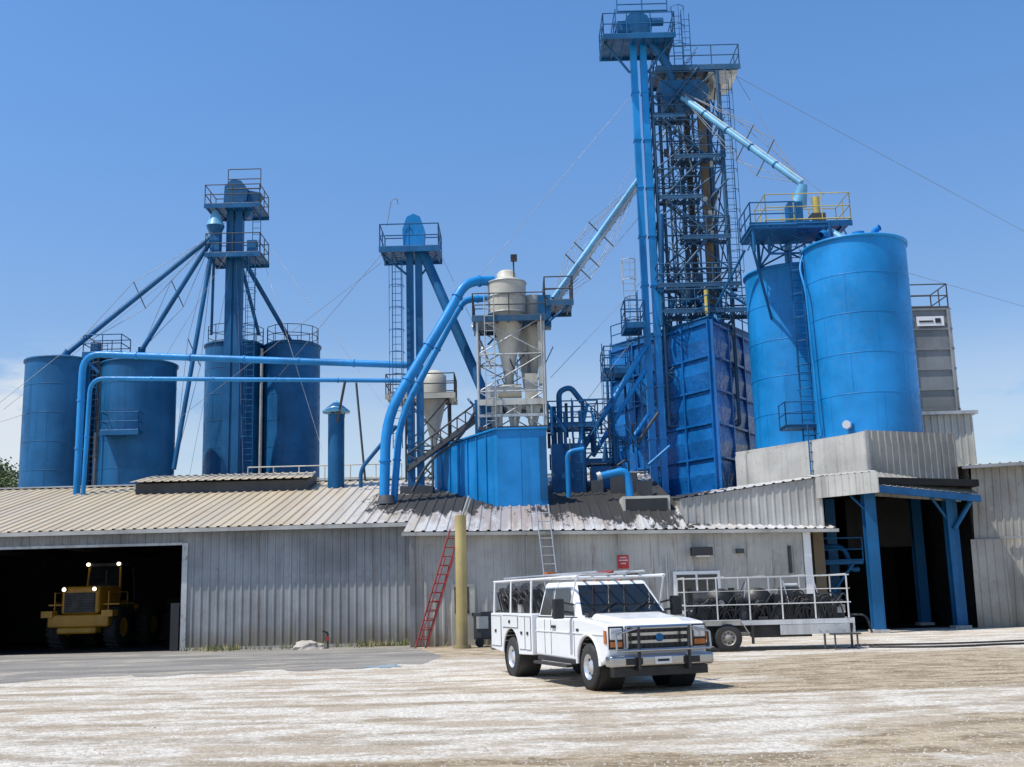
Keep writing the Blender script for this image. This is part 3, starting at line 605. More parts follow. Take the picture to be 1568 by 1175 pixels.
for x in (-.9,-.1,.7): g.hexa('hopper',CREAM,[(x,46.3,8.6),(x+.3,46.3,8.6),(x+.3,46.8,8.6),(x,46.8,8.6)],[(x-.15,46.2,9.5),(x+.5,46.2,9.5),(x+.5,47,9.5),(x-.15,47,9.5)])
g.tube('airlock',CREAM,(-.6,46.6,10.2),(.4,46.6,10.2),.3,n=18); g.box('valve',CREAM,.55,1.1,46.3,46.9,9.8,10.9); g.box('valve',GREY,-1.1,-.6,46.3,46.9,9.8,10.4)
g.box('beam',GALV,-1.45,1.43,45.92,45.99,9.0,9.12); g.box('beam',DARK,-1.45,1.43,45.9,45.99,8.45,8.6)
for x in (-.5,.1,.8): g.tube('leg',CREAM,(x,46.1,8.1),(x,46.1,9.7),.07)
g.tube('lamp_pole',DARK,(.2,46.5,13.3),(.2,46.5,16.0),.035); g.box('lamp_head',BLK,.08,.36,46.2,46.5,15.9,16.15)
g.tube('ladder_rail',GALV,(1.3,45.8,8.6),(1.3,45.8,13.3),.03); g.ladder('ladder',GALV,(-.9,45.8,8.5),(-.9,45.8,14.3),(.2,0,0))
g.box('tan_panel',CREAM,1.15,1.35,46.05,46.6,10.4,13.2)
random.seed(21)
for i in range(18):
    x=random.uniform(-1.3,1.2); z=random.uniform(8.7,12.5); g.tube('small_pipe',random.choice([DARK,GALV,CREAM,TWR]),(x,46.2+random.random()*1.8,z),(x+random.uniform(-.8,.8),46.2+random.random()*1.8,z+random.uniform(.3,1.6)),random.choice([.02,.03,.05]),n=6)
g.done()
g=G('exhaust_duct')
g.pipe('duct',BLUE,[(-.7,47,15.22),(-1.9,46.3,15.0),(-2.6,46,13.6),(-5.2,45,9.0),(-5.3,45,5.3)],.21,18,1.3,flange=2.5)
g.pipe('duct',BLUE,[(-.8,47.3,14.5),(-2.0,47,14.4),(-2.4,46.6,13.6),(-4.7,45.6,9.0),(-4.95,45.4,5.5)],.15,16,1.2,flange=2.5)
g.done()
# ------------------------------------------------------------------ mid elevator
g=G('bucket_elevator')
for x in (-4.6,-4.2): g.box('trunk',BLUED,x,x+.3,47.8,48.2,5.5,17.2)
g.yprism('head',BLUE,[(-4.7,17.0),(-3.8,17.0),(-3.75,17.9),(-3.95,18.5),(-4.25,18.65),(-4.55,18.5),(-4.75,17.9)],47.7,48.4)
g.deck('platform',BLUED,-5.7,-3.1,47.2,49.2,16.9,BLUED,1.1)
g.ladder('ladder',BLUED,(-5.0,47.6,8),(-5.0,47.6,16.9),(.2,0,0),cage=(0,-.8,0))
g.pipe('lamp_arm',WIRE,[(-5.4,47.4,18),(-5.2,47.4,19.2),(-4.95,47.4,19.3),(-4.9,47.4,19.0)],.02,6)
g.tube('diagonal_spout',BLUED,(-4.05,48,17.4),(-1.1,46.8,9.9),.22,n=16); g.tube('diagonal_spout',BLUED,(-1.1,46.8,9.9),(-1.05,46.6,8.1),.22,n=16)
g.box('spout_hopper',BLUED,-1.6,-.9,46.2,47,8.3,9.8)
g.tube('brace',BLUED,(-5.6,48,16.8),(-4.6,48,15.9),.05); g.tube('brace',BLUED,(-3.2,48,16.8),(-3.9,48,15.9),.05)
g.done()
g=G('inclined_conveyor')
a,b_=V((-4.6,48,7.0)),V((-1.3,47.2,9.2))
g.hexa('trough',DARK,[a+V((0,-.3,0)),b_+V((0,-.3,0)),b_+V((0,.3,0)),a+V((0,.3,0))],[a+V((0,-.3,.25)),b_+V((0,-.3,.25)),b_+V((0,.3,.25)),a+V((0,.3,.25))])
for k in range(9):
    c_=a.lerp(b_,k/9);d_=a.lerp(b_,(k+1)/9); g.tube('truss',DARK,c_+V((0,-.32,.25)),c_+V((0,-.32,.75)),.03,n=5); g.tube('truss',DARK,c_+V((0,-.32,.75)),d_+V((0,-.32,.25)),.025,n=5)
g.tube('truss',DARK,a+V((0,-.32,.75)),b_+V((0,-.32,.75)),.04)
g.tube('leg',DARK,(-3.5,47.5,6.2),(-3.5,47.5,8),.05); g.tube('leg',DARK,(-2.6,47.4,6.2),(-2.6,47.4,8.5),.05)
g.pipe('side_pipe',DARK,[(-4.3,46.5,6),(-3.6,46.5,7.3),(-2.2,46.3,8.2),(-1.5,46.3,9.5)],.06,8)
g.done()
g=G('tan_hopper_tank')
g.lathe('shell',CREAM,(-3.75,52,0),[(.01,12.3),(.3,12.25),(.62,12.0),(.62,10.9),(.15,8.8),(.15,7)],32)
g.deck('platform',CREAM,-5.9,-2.7,51,53,10.95,DARK,1.0); g.lattice('frame',DARK,-5.0,-3.0,51.2,52.8,6.3,10.8,2,.05,.04)
g.done()
# ------------------------------------------------------------------ left elevator
g=G('bucket_elevator')
for x in (-15.6,-15.1): g.box('trunk',BLUED,x,x+.38,58.8,59.3,5,24.0)
g.box('trunk_joint',BLUED,-15.24,-15.09,58.9,59.2,5,22)
g.yprism('head',BLUED,[(-15.75,23.2),(-14.5,23.2),(-14.4,24.2),(-14.8,24.7),(-15.3,24.8),(-15.7,24.4)],58.6,59.5)
g.hexa('discharge',BLUED,[(-14.6,58.8,22.6),(-14.4,58.8,22.6),(-14.4,59.4,22.6),(-14.6,59.4,22.6)],[(-14.6,58.7,24.2),(-13.7,58.7,24.0),(-13.7,59.5,24.0),(-14.6,59.5,24.2)])
g.deck('platform',BLUED,-16.6,-13.6,58.0,60.2,23.1,DARK,1.15); g.rail('upper_rail',DARK,[(-15.4,58.2,24.0),(-13.6,58.2,24.0)],1.2)
g.deck('platform',BLUED,-16.5,-13.55,58.0,60.2,20.3,DARK,1.15)
g.box('drive',BLUED,-16.3,-15.8,58.1,58.7,20.4,21.8); g.box('drive',BLUED,-14.3,-13.8,58.2,58.7,20.4,21.1)
g.ladder('ladder',BLUED,(-14.1,58.4,8),(-14.1,58.4,20.4),(.25,0,0),cage=(0,-.8,0)); g.ladder('ladder',BLUED,(-13.8,58.3,20.4),(-13.8,58.3,23.2),(.22,0,0))
g.tube('distributor',BLUEL,(-16.1,58.4,22.0),(-16.1,58.4,22.9),.5,.15,n=20); g.tube('distributor',BLUED,(-16.1,58.4,21.3),(-16.1,58.4,22.0),.2,.5,n=20)
h=(-16.1,58.3,21.5)
for q,r in (((-23.7,58,15.0),.13),((-19.7,57.8,15.0),.13),((-17.4,56.5,8.4),.12),((-16.9,61,16.5),.08)):
    g.tube('spout',BLUED,h,q,r,n=12)
g.tube('spout',BLUED,(-14.9,59.3,20.6),(-12.6,62,16.2),.13,n=12); g.tube('spout',BLUED,(-14.9,59.3,20.2),(-14.2,61,16.4),.1,n=12)
for q in ((-23.7,58,15.0),(-19.7,57.8,15.0),(-17.4,56.5,8.4)):
    a=V(h);b_=V(q); c_=a.lerp(b_,.52)
    for s_ in (1,-1):
        t_=c_+V((-.35*s_,0,.75*s_)); g.tube('spreader',DARK,c_,t_,.03,n=5); g.tube('stay',WIRE,a,t_,.016,n=4); g.tube('stay',WIRE,b_,t_,.016,n=4)
g.pipe('inlet',BLUED,[(-23.7,58,15.1),(-23.9,58,14.8),(-23.9,58,14.4)],.2); g.pipe('inlet',BLUED,[(-19.7,57.8,15.1),(-19.8,58,14.7),(-19.8,58,14.2)],.2)
g.done()
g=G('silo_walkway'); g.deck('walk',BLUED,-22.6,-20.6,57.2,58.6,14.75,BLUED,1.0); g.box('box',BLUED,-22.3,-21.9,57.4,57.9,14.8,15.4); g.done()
g=G('conveying_pipe')
g.pipe('pipe',BLUE,[(-19.75,50,6.5),(-19.75,50,13.1),(-4.6,49,11.95)],.155,16,.9,flange=3)
g.tube('support',BLUED,(-19.75,50,13),(-19.0,50,12.2),.08); g.done()
g=G('conveying_pipe')
g.pipe('pipe',BLUE,[(-19.3,49.6,6.5),(-19.2,49.6,11.85),(-5.0,49,11.25)],.10,14,.7,flange=3)
g.tube('support',DARK,(-7.5,49,11.3),(-8.3,50.2,8.2),.06); g.tube('support',DARK,(-7.0,49,11.2),(-6.6,49,6.8),.05); g.pipe('drop',BLUED,[(-6.8,49,6.5),(-6.8,49,7.3),(-5.2,49,9.2)],.09)
g.done()
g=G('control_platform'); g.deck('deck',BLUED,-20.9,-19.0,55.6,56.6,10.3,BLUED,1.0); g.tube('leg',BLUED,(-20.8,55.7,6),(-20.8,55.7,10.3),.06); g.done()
g=G('exhaust_stack')
g.lathe('stack',BLUED,(-8.05,50,0),[(.37,6),(.37,9.95)],32); g.lathe('cone_cap',BLUEL,(-8.05,50,0),[(.0,10.62),(.62,10.1),(.62,10.03),(.0,10.03)],32)
for a in range(3): g.tube('strap',BLUED,(-8.05+.36*math.cos(a*2.1),50+.36*math.sin(a*2.1),9.8),(-8.05+.36*math.cos(a*2.1),50+.36*math.sin(a*2.1),10.1),.03)
g.done()
g=G('guy_wire')
for a,b_ in (((11.4,51,26.5),(34,64,20.4)),((11.4,51,26.5),(14.2,47,17)),((9.2,51,19.5),(36,66,16.6)),((6,50,25),(-1.4,49,16)),((6.3,50,22),(.3,48,12)),((6.3,50,16),(1.7,48,11)),((8.2,50.6,27),(13.8,46,18.4)),
  ((-13.6,59,21.5),(-6,50,10.5)),((-13.6,59,20.3),(-9,52,8.5)),((-16.6,59,21),(-27,58,12)),((-3.1,48,16.9),(-1.3,46.5,12.5)),((-5.7,48,16.9),(-12,56,13)),((-5.7,48,16.5),(-17,56,11)),((-15,59,23),(-27,50,8)),((6.2,50,19),(2.8,47,14.5)),((6.2,50,13.8),(2.5,48,9)),((-15.3,58.8,20),(-16.6,56.5,8)),((-15,58.8,20),(-14.2,58,8)),((-24,57,12),(-30,55,9.5)),((-19,57,13),(-15,57,20))):
    g.tube('wire',WIRE,a,b_,.011,n=4)
g.done()
# ------------------------------------------------------------------ small yard things
g=G('steel_post'); g.tube('post',POST,(-1.87,37.5,0),(-1.85,37.5,4.35),.19,n=24); g.tube('flange',POST,(-1.87,37.5,0),(-1.87,37.5,.08),.3,n=24); g.tube('top_bracket',GALV,(-1.8,37.5,4.3),(-1.55,37.5,5.0),.04); g.tube('top_bracket',GALV,(-1.7,37.5,4.3),(-1.5,37.5,4.9),.03); g.done()
g=G('ladder'); g.ladder('rails',RED,(-3.3,38.2,0),(-2.1,38.62,3.95),(.17,.03,0),.03,.3); g.ladder('rails',RED,(-3.2,38.15,.1),(-2.3,38.5,3.0),(.14,.03,0),.022,.3); g.done()
g=G('ladder'); g.ladder('rails',ALU,(1.35,38.6,0),(.95,39.45,4.8),(.22,.03,0),.03,.3); g.done()
g=G('warning_sign')
sy=wy(3.85)-.06
g.hexa('panel',SIGNR,[(3.62,sy-.03,2.5),(4.02,sy+.04,2.5),(4.02,sy+.06,2.5),(3.62,sy-.01,2.5)],[(3.62,sy-.03,2.98),(4.02,sy+.04,2.98),(4.02,sy+.06,2.98),(3.62,sy-.01,2.98)])
for z,a,b_ in ((2.87,.08,.32),(2.77,.05,.35),(2.66,.1,.3)):
    x=a
    while x<b_: g.hexa('lettering',WHITE,[(3.62+x,sy-.05+x*.17,z),(3.645+x,sy-.05+x*.17,z),(3.645+x,sy-.034+x*.17,z),(3.62+x,sy-.034+x*.17,z)],[(3.62+x,sy-.05+x*.17,z+.045),(3.645+x,sy-.05+x*.17,z+.045),(3.645+x,sy-.034+x*.17,z+.045),(3.62+x,sy-.034+x*.17,z+.045)]); x+=.042
g.done()
g=G('generator')
g.bev['case']=.03
g.box('case',DARK,-1.5,-.85,38.0,38.6,.25,1.15); g.box('panel',GALV,-1.4,-1.0,37.97,37.999,.6,1.0)
for i in range(6): g.pipe('hose',BLK,[(-.9+random.uniform(0,.5),37.8,.3),(-.7,37.6,.8+i*.1),(-.2,37.7,.9),(0,37.6,.1)],.025,8)
g.tube('wheel',RUB,(-1.3,37.9,.15),(-1.3,38.0,.15),.15,n=16); g.box('frame',GALV,-.75,-.2,37.9,38.5,.1,.16); g.tube('frame_post',GALV,(-.7,37.95,.1),(-.7,37.95,1.0),.02); g.tube('frame_post',GALV,(-.25,37.95,.1),(-.25,37.95,1.0),.02)
g.done()
vs=[];fs=[]
for i in range(1500):
    u=random.random()
    if u<.7: x=random.uniform(-12,-3.8); y=random.uniform(40.4,40.92)
    elif u<.85: x=random.uniform(-3.6,4); y=wy(x)-random.uniform(.04,.3)
    else: x=random.uniform(-11,-5); y=random.uniform(39.4,40.5)
    if math.sin(x*2.3)+math.sin(x*.9)<.2 and random.random()<.8: continue
    hh=random.uniform(.05,.3); a=random.random()*6; w_=.025; o=len(vs)
    vs+=[(x-w_*math.cos(a),y-w_*math.sin(a),0),(x+w_*math.cos(a),y+w_*math.sin(a),0),(x+random.uniform(-.1,.1),y+random.uniform(-.1,.1),hh)]; fs.append((o,o+1,o+2))
single('weeds',WEED,vs,fs)
g=G('boulder')
rb=random.Random(2)
for (bx_,by_,R_,H_) in ((-7.4,39.6,.5,.3),(-6.95,39.75,.28,.2)):
    n=11; vs=[];fs=[]
    for j,(rr,hh) in enumerate(((1.,0),(.95,.35),(.7,.75),(.3,.97))):
        for k in range(n): a=2*math.pi*k/n; q=R_*rr*rb.uniform(.82,1.12); vs.append((bx_+q*math.cos(a),by_+q*.8*math.sin(a),H_*hh*(rb.uniform(.85,1.1) if j else 1)))
    vs.append((bx_,by_,H_))
    for j in range(3): fs+=[(j*n+k,j*n+(k+1)%n,(j+1)*n+(k+1)%n,(j+1)*n+k) for k in range(n)]
    fs+=[(3*n+k,3*n+(k+1)%n,4*n) for k in range(n)]
    g.add('rock',STONE,vs,fs)
g.done()
g=G('standpipe_valve'); g.pipe('pipe',DARK,[(-6.7,39.9,0),(-6.7,39.9,.55),(-6.85,39.8,.6)],.04,8,.1); g.tube('valve_wheel',RED,(-6.7,39.85,.35),(-6.7,39.8,.35),.08,n=12); g.done()
g=G('ground_hose'); g.pipe('hose',BLK,[(9.7,31.6,.03),(11.5,30.6,.03),(13.5,31.4,.03),(16,30.8,.03),(22,31.6,.03)],.03,8,1.2); g.pipe('hose',BLK,[(9.6,32.6,.03),(12.5,32.2,.03),(15,33,.03),(22,32.5,.03)],.025,8,1.2); g.done()
def tree(x,y,h,R):
    g=G('tree')
    g.tube('trunk',BARK,(x,y,0),(x,y,h*.5),.35,.2,n=10)
    rnd=random.Random(int(x*7))
    tips=[]
    for i in range(11):
        a=rnd.uniform(0,6.28); q=V((x+math.cos(a)*R*rnd.uniform(.3,.8),y+math.sin(a)*R*rnd.uniform(.3,.8),h*rnd.uniform(.55,.9))); g.tube('limb',BARK,(x,y,h*rnd.uniform(.3,.5)),q,.14,.04,n=6); tips.append(q)
    vs=[];fs=[]
    for t in tips+[V((x,y,h*.9))]*2:
        for c_ in range(9):
            cc=t+V((rnd.gauss(0,R*.25),rnd.gauss(0,R*.25),rnd.gauss(0,R*.2)))
            for k in range(90):
                p=cc+V((rnd.gauss(0,.35),rnd.gauss(0,.35),rnd.gauss(0,.28))); u=V((rnd.uniform(-1,1),rnd.uniform(-1,1),rnd.uniform(-1,1))).normalized()*.13; w=u.orthogonal().normalized()*.09; o=len(vs)
                vs+=[p-u,p+w,p+u,p-w]; fs.append((o,o+1,o+2,o+3))
    g.add('foliage',LEAF,vs,fs); g.done()
tree(-43.5,90,13.6,4.5); tree(-50,92,11.5,4.5)
# ------------------------------------------------------------------ wheels
def wheel(g,x,y,r,w,side,rim=ALU,rr=.55):
    s_=side
    pr=[(r*rr,-w/2*s_),(r*.86,-w/2*s_),(r*.97,-w*.42*s_),(r,-w*.3*s_),(r,w*.3*s_),(r*.97,w*.42*s_),(r*.86,w/2*s_),(r*rr,w/2*s_)]
    g.lathe('tyre',RUB,(x,y,r),pr,36,'y')
    g.lathe('wheel_rim',rim,(x,y,r),[(r*rr*1.03,w*.5*s_),(r*rr*.96,w*.46*s_),(r*rr*.85,w*.2*s_),(r*.28,w*.28*s_),(r*.22,w*.42*s_),(0.001,w*.44*s_)],28,'y')
    for k in range(8):
        a=k*math.pi/4; c_=(x+math.cos(a)*r*.38,y+w*.235*s_,r+math.sin(a)*r*.38); g.tube('rim_hole',BLK,c_,(c_[0],c_[1]+.012*s_,c_[2]),r*.055,n=8)
    for k in range(24):
        a=k*math.pi/12
        c1=(x+math.cos(a)*r*1.003,y-w*.36,r+math.sin(a)*r*1.003); c2=(x+math.cos(a+.08)*r*1.003,y+w*.36,r+math.sin(a+.08)*r*1.003); g.tube('tread',RUB,c1,c2,.012,n=4)
# ------------------------------------------------------------------ utility truck (x forward, y left)
g=G('utility_truck',(.80,24.75,0),math.radians(-70.9))
wb=4.15
def arch(cx,r,z,n=10): return [(cx+r*math.cos(math.pi-math.pi*k/n),z+r*math.sin(math.pi-math.pi*k/n)) for k in range(n+1)]
prof=[(1.42,.5)]+[(3.55,.48)]+arch(wb,.5,.45)+[(4.86,.5),(5.0,.62),(5.02,1.06),(4.96,1.17),(4.5,1.22),(3.72,1.27),(1.42,1.25)]
g.bev['body']=.06; g.yprism('body',WHITE,prof,-.97,.97)
g.bev['hood']=.06; g.hexa('hood',WHITE,[(3.7,-.78,1.2),(4.93,-.68,1.12),(4.93,.68,1.12),(3.7,.78,1.2)],[(3.74,-.7,1.34),(4.84,-.54,1.24),(4.84,.54,1.24),(3.74,.7,1.34)])
g.bev['greenhouse']=.06; g.hexa('greenhouse',WHITE,[(1.46,-.94,1.2),(3.72,-.94,1.2),(3.72,.94,1.2),(1.46,.94,1.2)],[(1.58,-.78,1.93),(3.02,-.76,1.93),(3.02,.76,1.93),(1.58,.78,1.93)])
def gp(u,v,side):
    bx_=1.46+(3.72-1.46)*u; tx=1.58+(3.02-1.58)*u; x=bx_+(tx-bx_)*v; y=.94+(.77-.94)*v; z=1.2+.73*v
    return (x,side*(y+.008),z)
for s_ in (1,-1):
    for u0,u1,u2,u3 in ((.05,.34,.34,.07),(.40,.92,.89,.41)):
        q=[gp(u0,.14,s_),gp(u1,.14,s_),gp(u2,.84,s_),gp(u3,.84,s_)]; g.quad('side_glass',GLASS,*(q if s_<0 else q[::-1]))
    g.tube('window_trim',BLK,gp(.02,.09,s_),gp(.97,.09,s_),.014,n=5); g.tube('b_pillar_gap',BLK,gp(.37,.1,s_),gp(.37,.85,s_),.008,n=4)
def wp(t,v):
    x=3.72+(3.02-3.72)*v; y=(.94+(.76-.94)*v)*t; return (x+.008,y,1.2+.73*v+.006)
g.quad('windshield',GLASS,wp(-.92,.15),wp(.92,.15),wp(.9,.9),wp(-.9,.9))
g.box('cowl',BLK,3.64,3.82,-.8,.8,1.28,1.345)
g.tube('wiper',BLK,(3.69,-.6,1.33),(3.44,-.05,1.53),.012,n=5); g.tube('wiper',BLK,(3.69,.1,1.33),(3.44,.6,1.53),.012,n=5)
g.quad('rear_glass',GLASS,(1.47,.7,1.35),(1.47,-.7,1.35),(1.56,-.65,1.85),(1.56,.65,1.85))
for i in range(5): g.box('clearance_lamp',AMB,2.93,2.99,-.5+i*.25-.03,-.5+i*.25+.03,1.931,1.955)
for s_ in (-1,1):
    y=s_*.972
    for x in (1.95,2.3,3.5): g.box('door_seam',BLK,x,x+.012,min(y,y+s_*.004),max(y,y+s_*.004),.56,1.22)
    g.box('body_crease',WHITE,1.45,4.9,min(y,y+s_*.012),max(y,y+s_*.012),.98,1.0)
    g.box('door_handle',BLK,2.38,2.58,min(y,y+s_*.03),max(y,y+s_*.03),1.06,1.11)
    g.box('rocker',BLK,1.5,3.5,min(s_*.9,s_*.965),max(s_*.9,s_*.965),.42,.5)
    g.box('side_step',BLK,1.6,3.4,min(s_*.95,s_*1.1),max(s_*.95,s_*1.1),.36,.41)
    pts=arch(wb,.53,.45,14)
    for a,b_ in zip(pts,pts[1:]): g.tube('fender_flare',WHITE,(a[0],s_*.96,a[1]),(b_[0],s_*.96,b_[1]),.04,n=6)
    g.lathe('wheel_well',BLK,(wb,s_*.7,.45),[(.495,-.24),(.495,.24)],24,'y'); g.lathe('wheel_well',BLK,(0,s_*.8,.48),[(.515,-.2),(.515,.2)],24,'y')
    g.box('fender_badge',BLK,3.62,3.74,min(y,y+s_*.006),max(y,y+s_*.006),1.02,1.07)
    g.bev['mirror']=.03; g.box('mirror',BLK,3.32,3.45,min(s_*1.12,s_*1.33),max(s_*1.12,s_*1.33),1.25,1.62); g.tube('mirror_arm',BLK,(3.38,s_*.93,1.35),(3.38,s_*1.14,1.38),.022); g.tube('mirror_arm',BLK,(3.38,s_*.9,1.5),(3.38,s_*1.14,1.55),.018)
    g.box('headlight_bezel',BLK,5.0,5.025,min(s_*.66,s_*.94),max(s_*.66,s_*.94),.74,1.13)
    g.bev['headlight']=.02; g.box('headlight',LAMP,5.0,5.06,min(s_*.69,s_*.92),max(s_*.69,s_*.92),.9,1.1); g.box('turn_signal',AMB,4.9,4.99,min(s_*.965,s_*.985),max(s_*.965,s_*.985),.84,1.06); g.box('turn_signal',AMB,5.0,5.05,min(s_*.7,s_*.91),max(s_*.7,s_*.91),.78,.87)
    wheel(g,wb,s_*.84,.41,.27,s_,ALU); wheel(g,0,s_*.88,.41,.27,s_,ALU); wheel(g,0,s_*.58,.41,.25,s_,ALU)
g.bev['grille_frame']=.015
g.box('grille_void',BLK,5.02,5.045,-.62,.62,.70,1.13)
for z in (.70,1.09): g.box('grille_frame',CHROME,5.03,5.1,-.64,.64,z,z+.045)
for y in (-.64,.60): g.box('grille_frame',CHROME,5.03,5.1,y,y+.04,.745,1.09)
for z in (.83,.96): g.box('grille_bar',CHROME,5.05,5.085,-.6,.6,z,z+.05)
for k in range(12): g.box('grille_slat',BLK,5.046,5.06,-.58+k*.1,-.57+k*.1,.75,1.08)
g.tube('badge',BLUED,(5.08,0,.92),(5.11,0,.92),.07,n=16)
g.bev['bumper']=.05
g.box('bumper',CHROME,4.95,5.2,-1.0,1.0,.44,.64); g.box('bumper_valance',BLK,4.95,5.12,-.9,.9,.28,.43)
g.box('plate',WHITE,5.202,5.21,-.16,.16,.48,.6); g.box('plate_text',BLK,5.211,5.214,-.11,.11,.52,.56)
for y in (-.55,.55): g.box('bumper_slot',BLK,5.201,5.206,y-.16,y+.16,.48,.59)
for y in (-.48,.48): g.tube('guard',BLK,(5.26,y,.4),(5.26,y,1.12),.03); g.tube('guard',BLK,(5.0,y,.4),(5.26,y,.42),.04)
g.tube('guard',CHROME,(5.26,-.48,1.1),(5.26,.48,1.1),.025); g.tube('guard',CHROME,(5.27,-.9,.72),(5.27,.9,.72),.025)
for y in (-.9,.9): g.tube('guard',CHROME,(5.27,y,.72),(5.24,y,1.0),.02); g.tube('guard',CHROME,(5.24,y,1.0),(5.26,y*.54,1.1),.02)
g.box('chassis',BLK,-1.2,4.9,-.42,-.32,.38,.52); g.box('chassis',BLK,-1.2,4.9,.32,.42,.38,.52); g.tube('axle',BLK,(0,-.8,.41),(0,.8,.41),.08); g.tube('axle',BLK,(wb,-.75,.41),(wb,.75,.41),.06); g.box('engine_pan',BLK,3.6,4.8,-.3,.3,.35,.7)
sp_=[(-1.35,.55)]+arch(0,.52,.48)+[(1.36,.5),(1.36,1.32),(-1.35,1.32)]
g.bev['service_box']=.02
for s_ in (-1,1):
    g.yprism('service_box',WHITE,sp_,min(s_*.56,s_*1.03),max(s_*.56,s_*1.03))
    y=s_*1.033
    for x0_,x1_,z0_,z1_ in ((-1.28,-.62,.62,1.25),(-.5,.5,1.03,1.26),(.6,.95,.6,1.25),(1.0,1.3,.6,1.25)):
        g.box('compartment_gap',BLK,x0_-.012,x1_+.012,min(y,y+s_*.002),max(y,y+s_*.002),z0_-.012,z1_+.012)
        g.box('compartment_door',WHITE,x0_,x1_,min(y+s_*.003,y+s_*.015),max(y+s_*.003,y+s_*.015),z0_,z1_); g.box('compartment_latch',BLK,(x0_+x1_)/2-.05,(x0_+x1_)/2+.05,min(y+s_*.016,y+s_*.03),max(y+s_*.016,y+s_*.03),(z0_+z1_)/2-.03,(z0_+z1_)/2+.03)
g.box('bed_floor',WHITE,-1.35,1.36,-.56,.56,.7,.76); g.box('headboard',WHITE,1.3,1.36,-.56,.56,.76,1.5); g.box('rear_bumper',CHROME,-1.5,-1.36,-1.0,1.0,.5,.68)
for s_ in (-1,1):
    for x in (-1.25,-.1,1.2): g.tube('rack',WHITE,(x,s_*.98,1.32),(x,s_*.95,1.98),.024)
    g.tube('rack',WHITE,(-1.3,s_*.95,2.0),(3.6,s_*.9,2.02),.026); g.tube('rack',WHITE,(3.55,s_*.9,2.02),(3.3,s_*.93,1.5),.018)
for x in (-1.25,-.1,1.2,2.3,3.5): g.tube('rack',WHITE,(x,-.95,2.0),(x,.95,2.0),.024)
for i in range(4): g.tube('carried_ladder',[ALU,RED,ALU,GALV][i],(-1.6,-.6+i*.33,2.07),(3.8,-.6+i*.33,2.09),.026)
for k in range(16): g.tube('ladder_rung',ALU,(-1.5+k*.34,-.6,2.07),(-1.5+k*.34,-.27,2.07),.014,n=5)
for i in range(3): g.tube('carried_pipe',[DARK,GALV,BLK][i],(-1.4,.5+i*.1,2.06),(2.2+i*.3,.5+i*.1,2.07),.03)
g.box('beacon',AMB,.9,1.1,-.55,-.35,2.06,2.16)
for x,r_ in ((-.75,.42),(.15,.38)):
    g.lathe('hose_reel',BLK,(x,-.55,1.55),[(.001,-.2),(r_,-.2),(r_,-.17),(.2,-.16),(.2,.16),(r_,.17),(r_,.2),(.001,.2)],24,'y'); g.lathe('hose',DARK,(x,-.55,1.55),[(r_*.8,-.15),(r_*.85,0),(r_*.8,.15)],20,'y')
random.seed(5)
for i in range(40):
    x=random.uniform(-1.25,1.05); y=random.uniform(-.9,.7); s2=random.uniform(.08,.26); zb_=.78 if abs(y)<.5 else 1.33
    g.box('tool_load',random.choice([DARK,DARK,GALV,BLK,BLK,BLK]),x,x+s2,y,y+s2,zb_,zb_+random.uniform(.15,.5)+(.4 if zb_<1 else 0))
for i in range(22):
    x=random.uniform(-1.3,.8); g.pipe('hose_loop',BLK,[(x,-.8,1.33),(x+.1,-.95,1.3+random.uniform(.3,.65)),(x+.4,-.92,1.3+random.uniform(.3,.6)),(x+.5,-.8,1.33)],.02,6,.3)
g.done()
# ------------------------------------------------------------------ trailer
g=G('equipment_trailer',(7.0,32.6,0),math.radians(-3))
g.box('deck',GALV,-2.3,2.3,-1.05,1.05,.72,.8); g.box('side_rail',ALU,-2.35,2.35,-1.1,-1.055,.70,.83); g.box('side_rail',ALU,-2.35,2.35,1.055,1.1,.70,.83); g.box('end_rail',ALU,2.305,2.36,-1.05,1.05,.45,.84)
g.box('side_toolbox',GALV,.3,2.2,-1.14,-1.101,.42,.69); g.box('mud_flap',BLK,-.5,-.45,-1.3,-1.1,.2,.7)
for x in (-1.95,-1.15):
    for s_ in (-1,1): wheel(g,x,s_*1.2,.37,.2,s_,WALL2)
for s_ in (-1,1):
    fp=[(-2.5,.5),(-2.3,.84),(-.8,.84),(-.6,.5)]
    for a,b_ in zip(fp,fp[1:]): g.hexa('fender',ALU,[(a[0],s_*1.2-.14,a[1]),(b_[0],s_*1.2-.14,b_[1]),(b_[0],s_*1.2+.14,b_[1]),(a[0],s_*1.2+.14,a[1])],[(a[0],s_*1.2-.14,a[1]+.02),(b_[0],s_*1.2-.14,b_[1]+.02),(b_[0],s_*1.2+.14,b_[1]+.02),(a[0],s_*1.2+.14,a[1]+.02)])
for s_ in (-1,1):
    for k in range(6): g.box('upright',RAILW,-2.3+k*.9,-2.265+k*.9,s_*1.03-.018,s_*1.03+.018,.84,2.03)
    for z in (1.25,2.0): g.box('rail',RAILW,-2.3,2.3,s_*1.03-.014,s_*1.03+.014,z,z+.028)
    g.tube('rail_wire',RAILW,(-2.3,s_*1.03,1.64),(2.3,s_*1.03,1.64),.008,n=5)
for x in (-2.28,2.25):
    for z in (1.25,1.62,2.0): g.box('rail_end',RAILW,x,x+.03,-1,1,z,z+.028)
for k in range(5): g.box('top_cross',RAILW,-2.28+k*1.12,-2.255+k*1.12,-1,1,2.03,2.052)
random.seed(9)
for x in (-.2,-1.25):
    g.lathe('hose_reel',BLK,(x,-.6,1.3),[(.001,-.25),(.42,-.25),(.42,-.22),(.2,-.2),(.2,.2),(.42,.22),(.42,.25),(.001,.25)],24,'y'); g.lathe('hose',DARK,(x,-.6,1.3),[(.34,-.18),(.36,0),(.34,.18)],20,'y'); g.tube('reel_hub',GALV,(x,-.87,1.3),(x,-.85,1.3),.1,n=14)
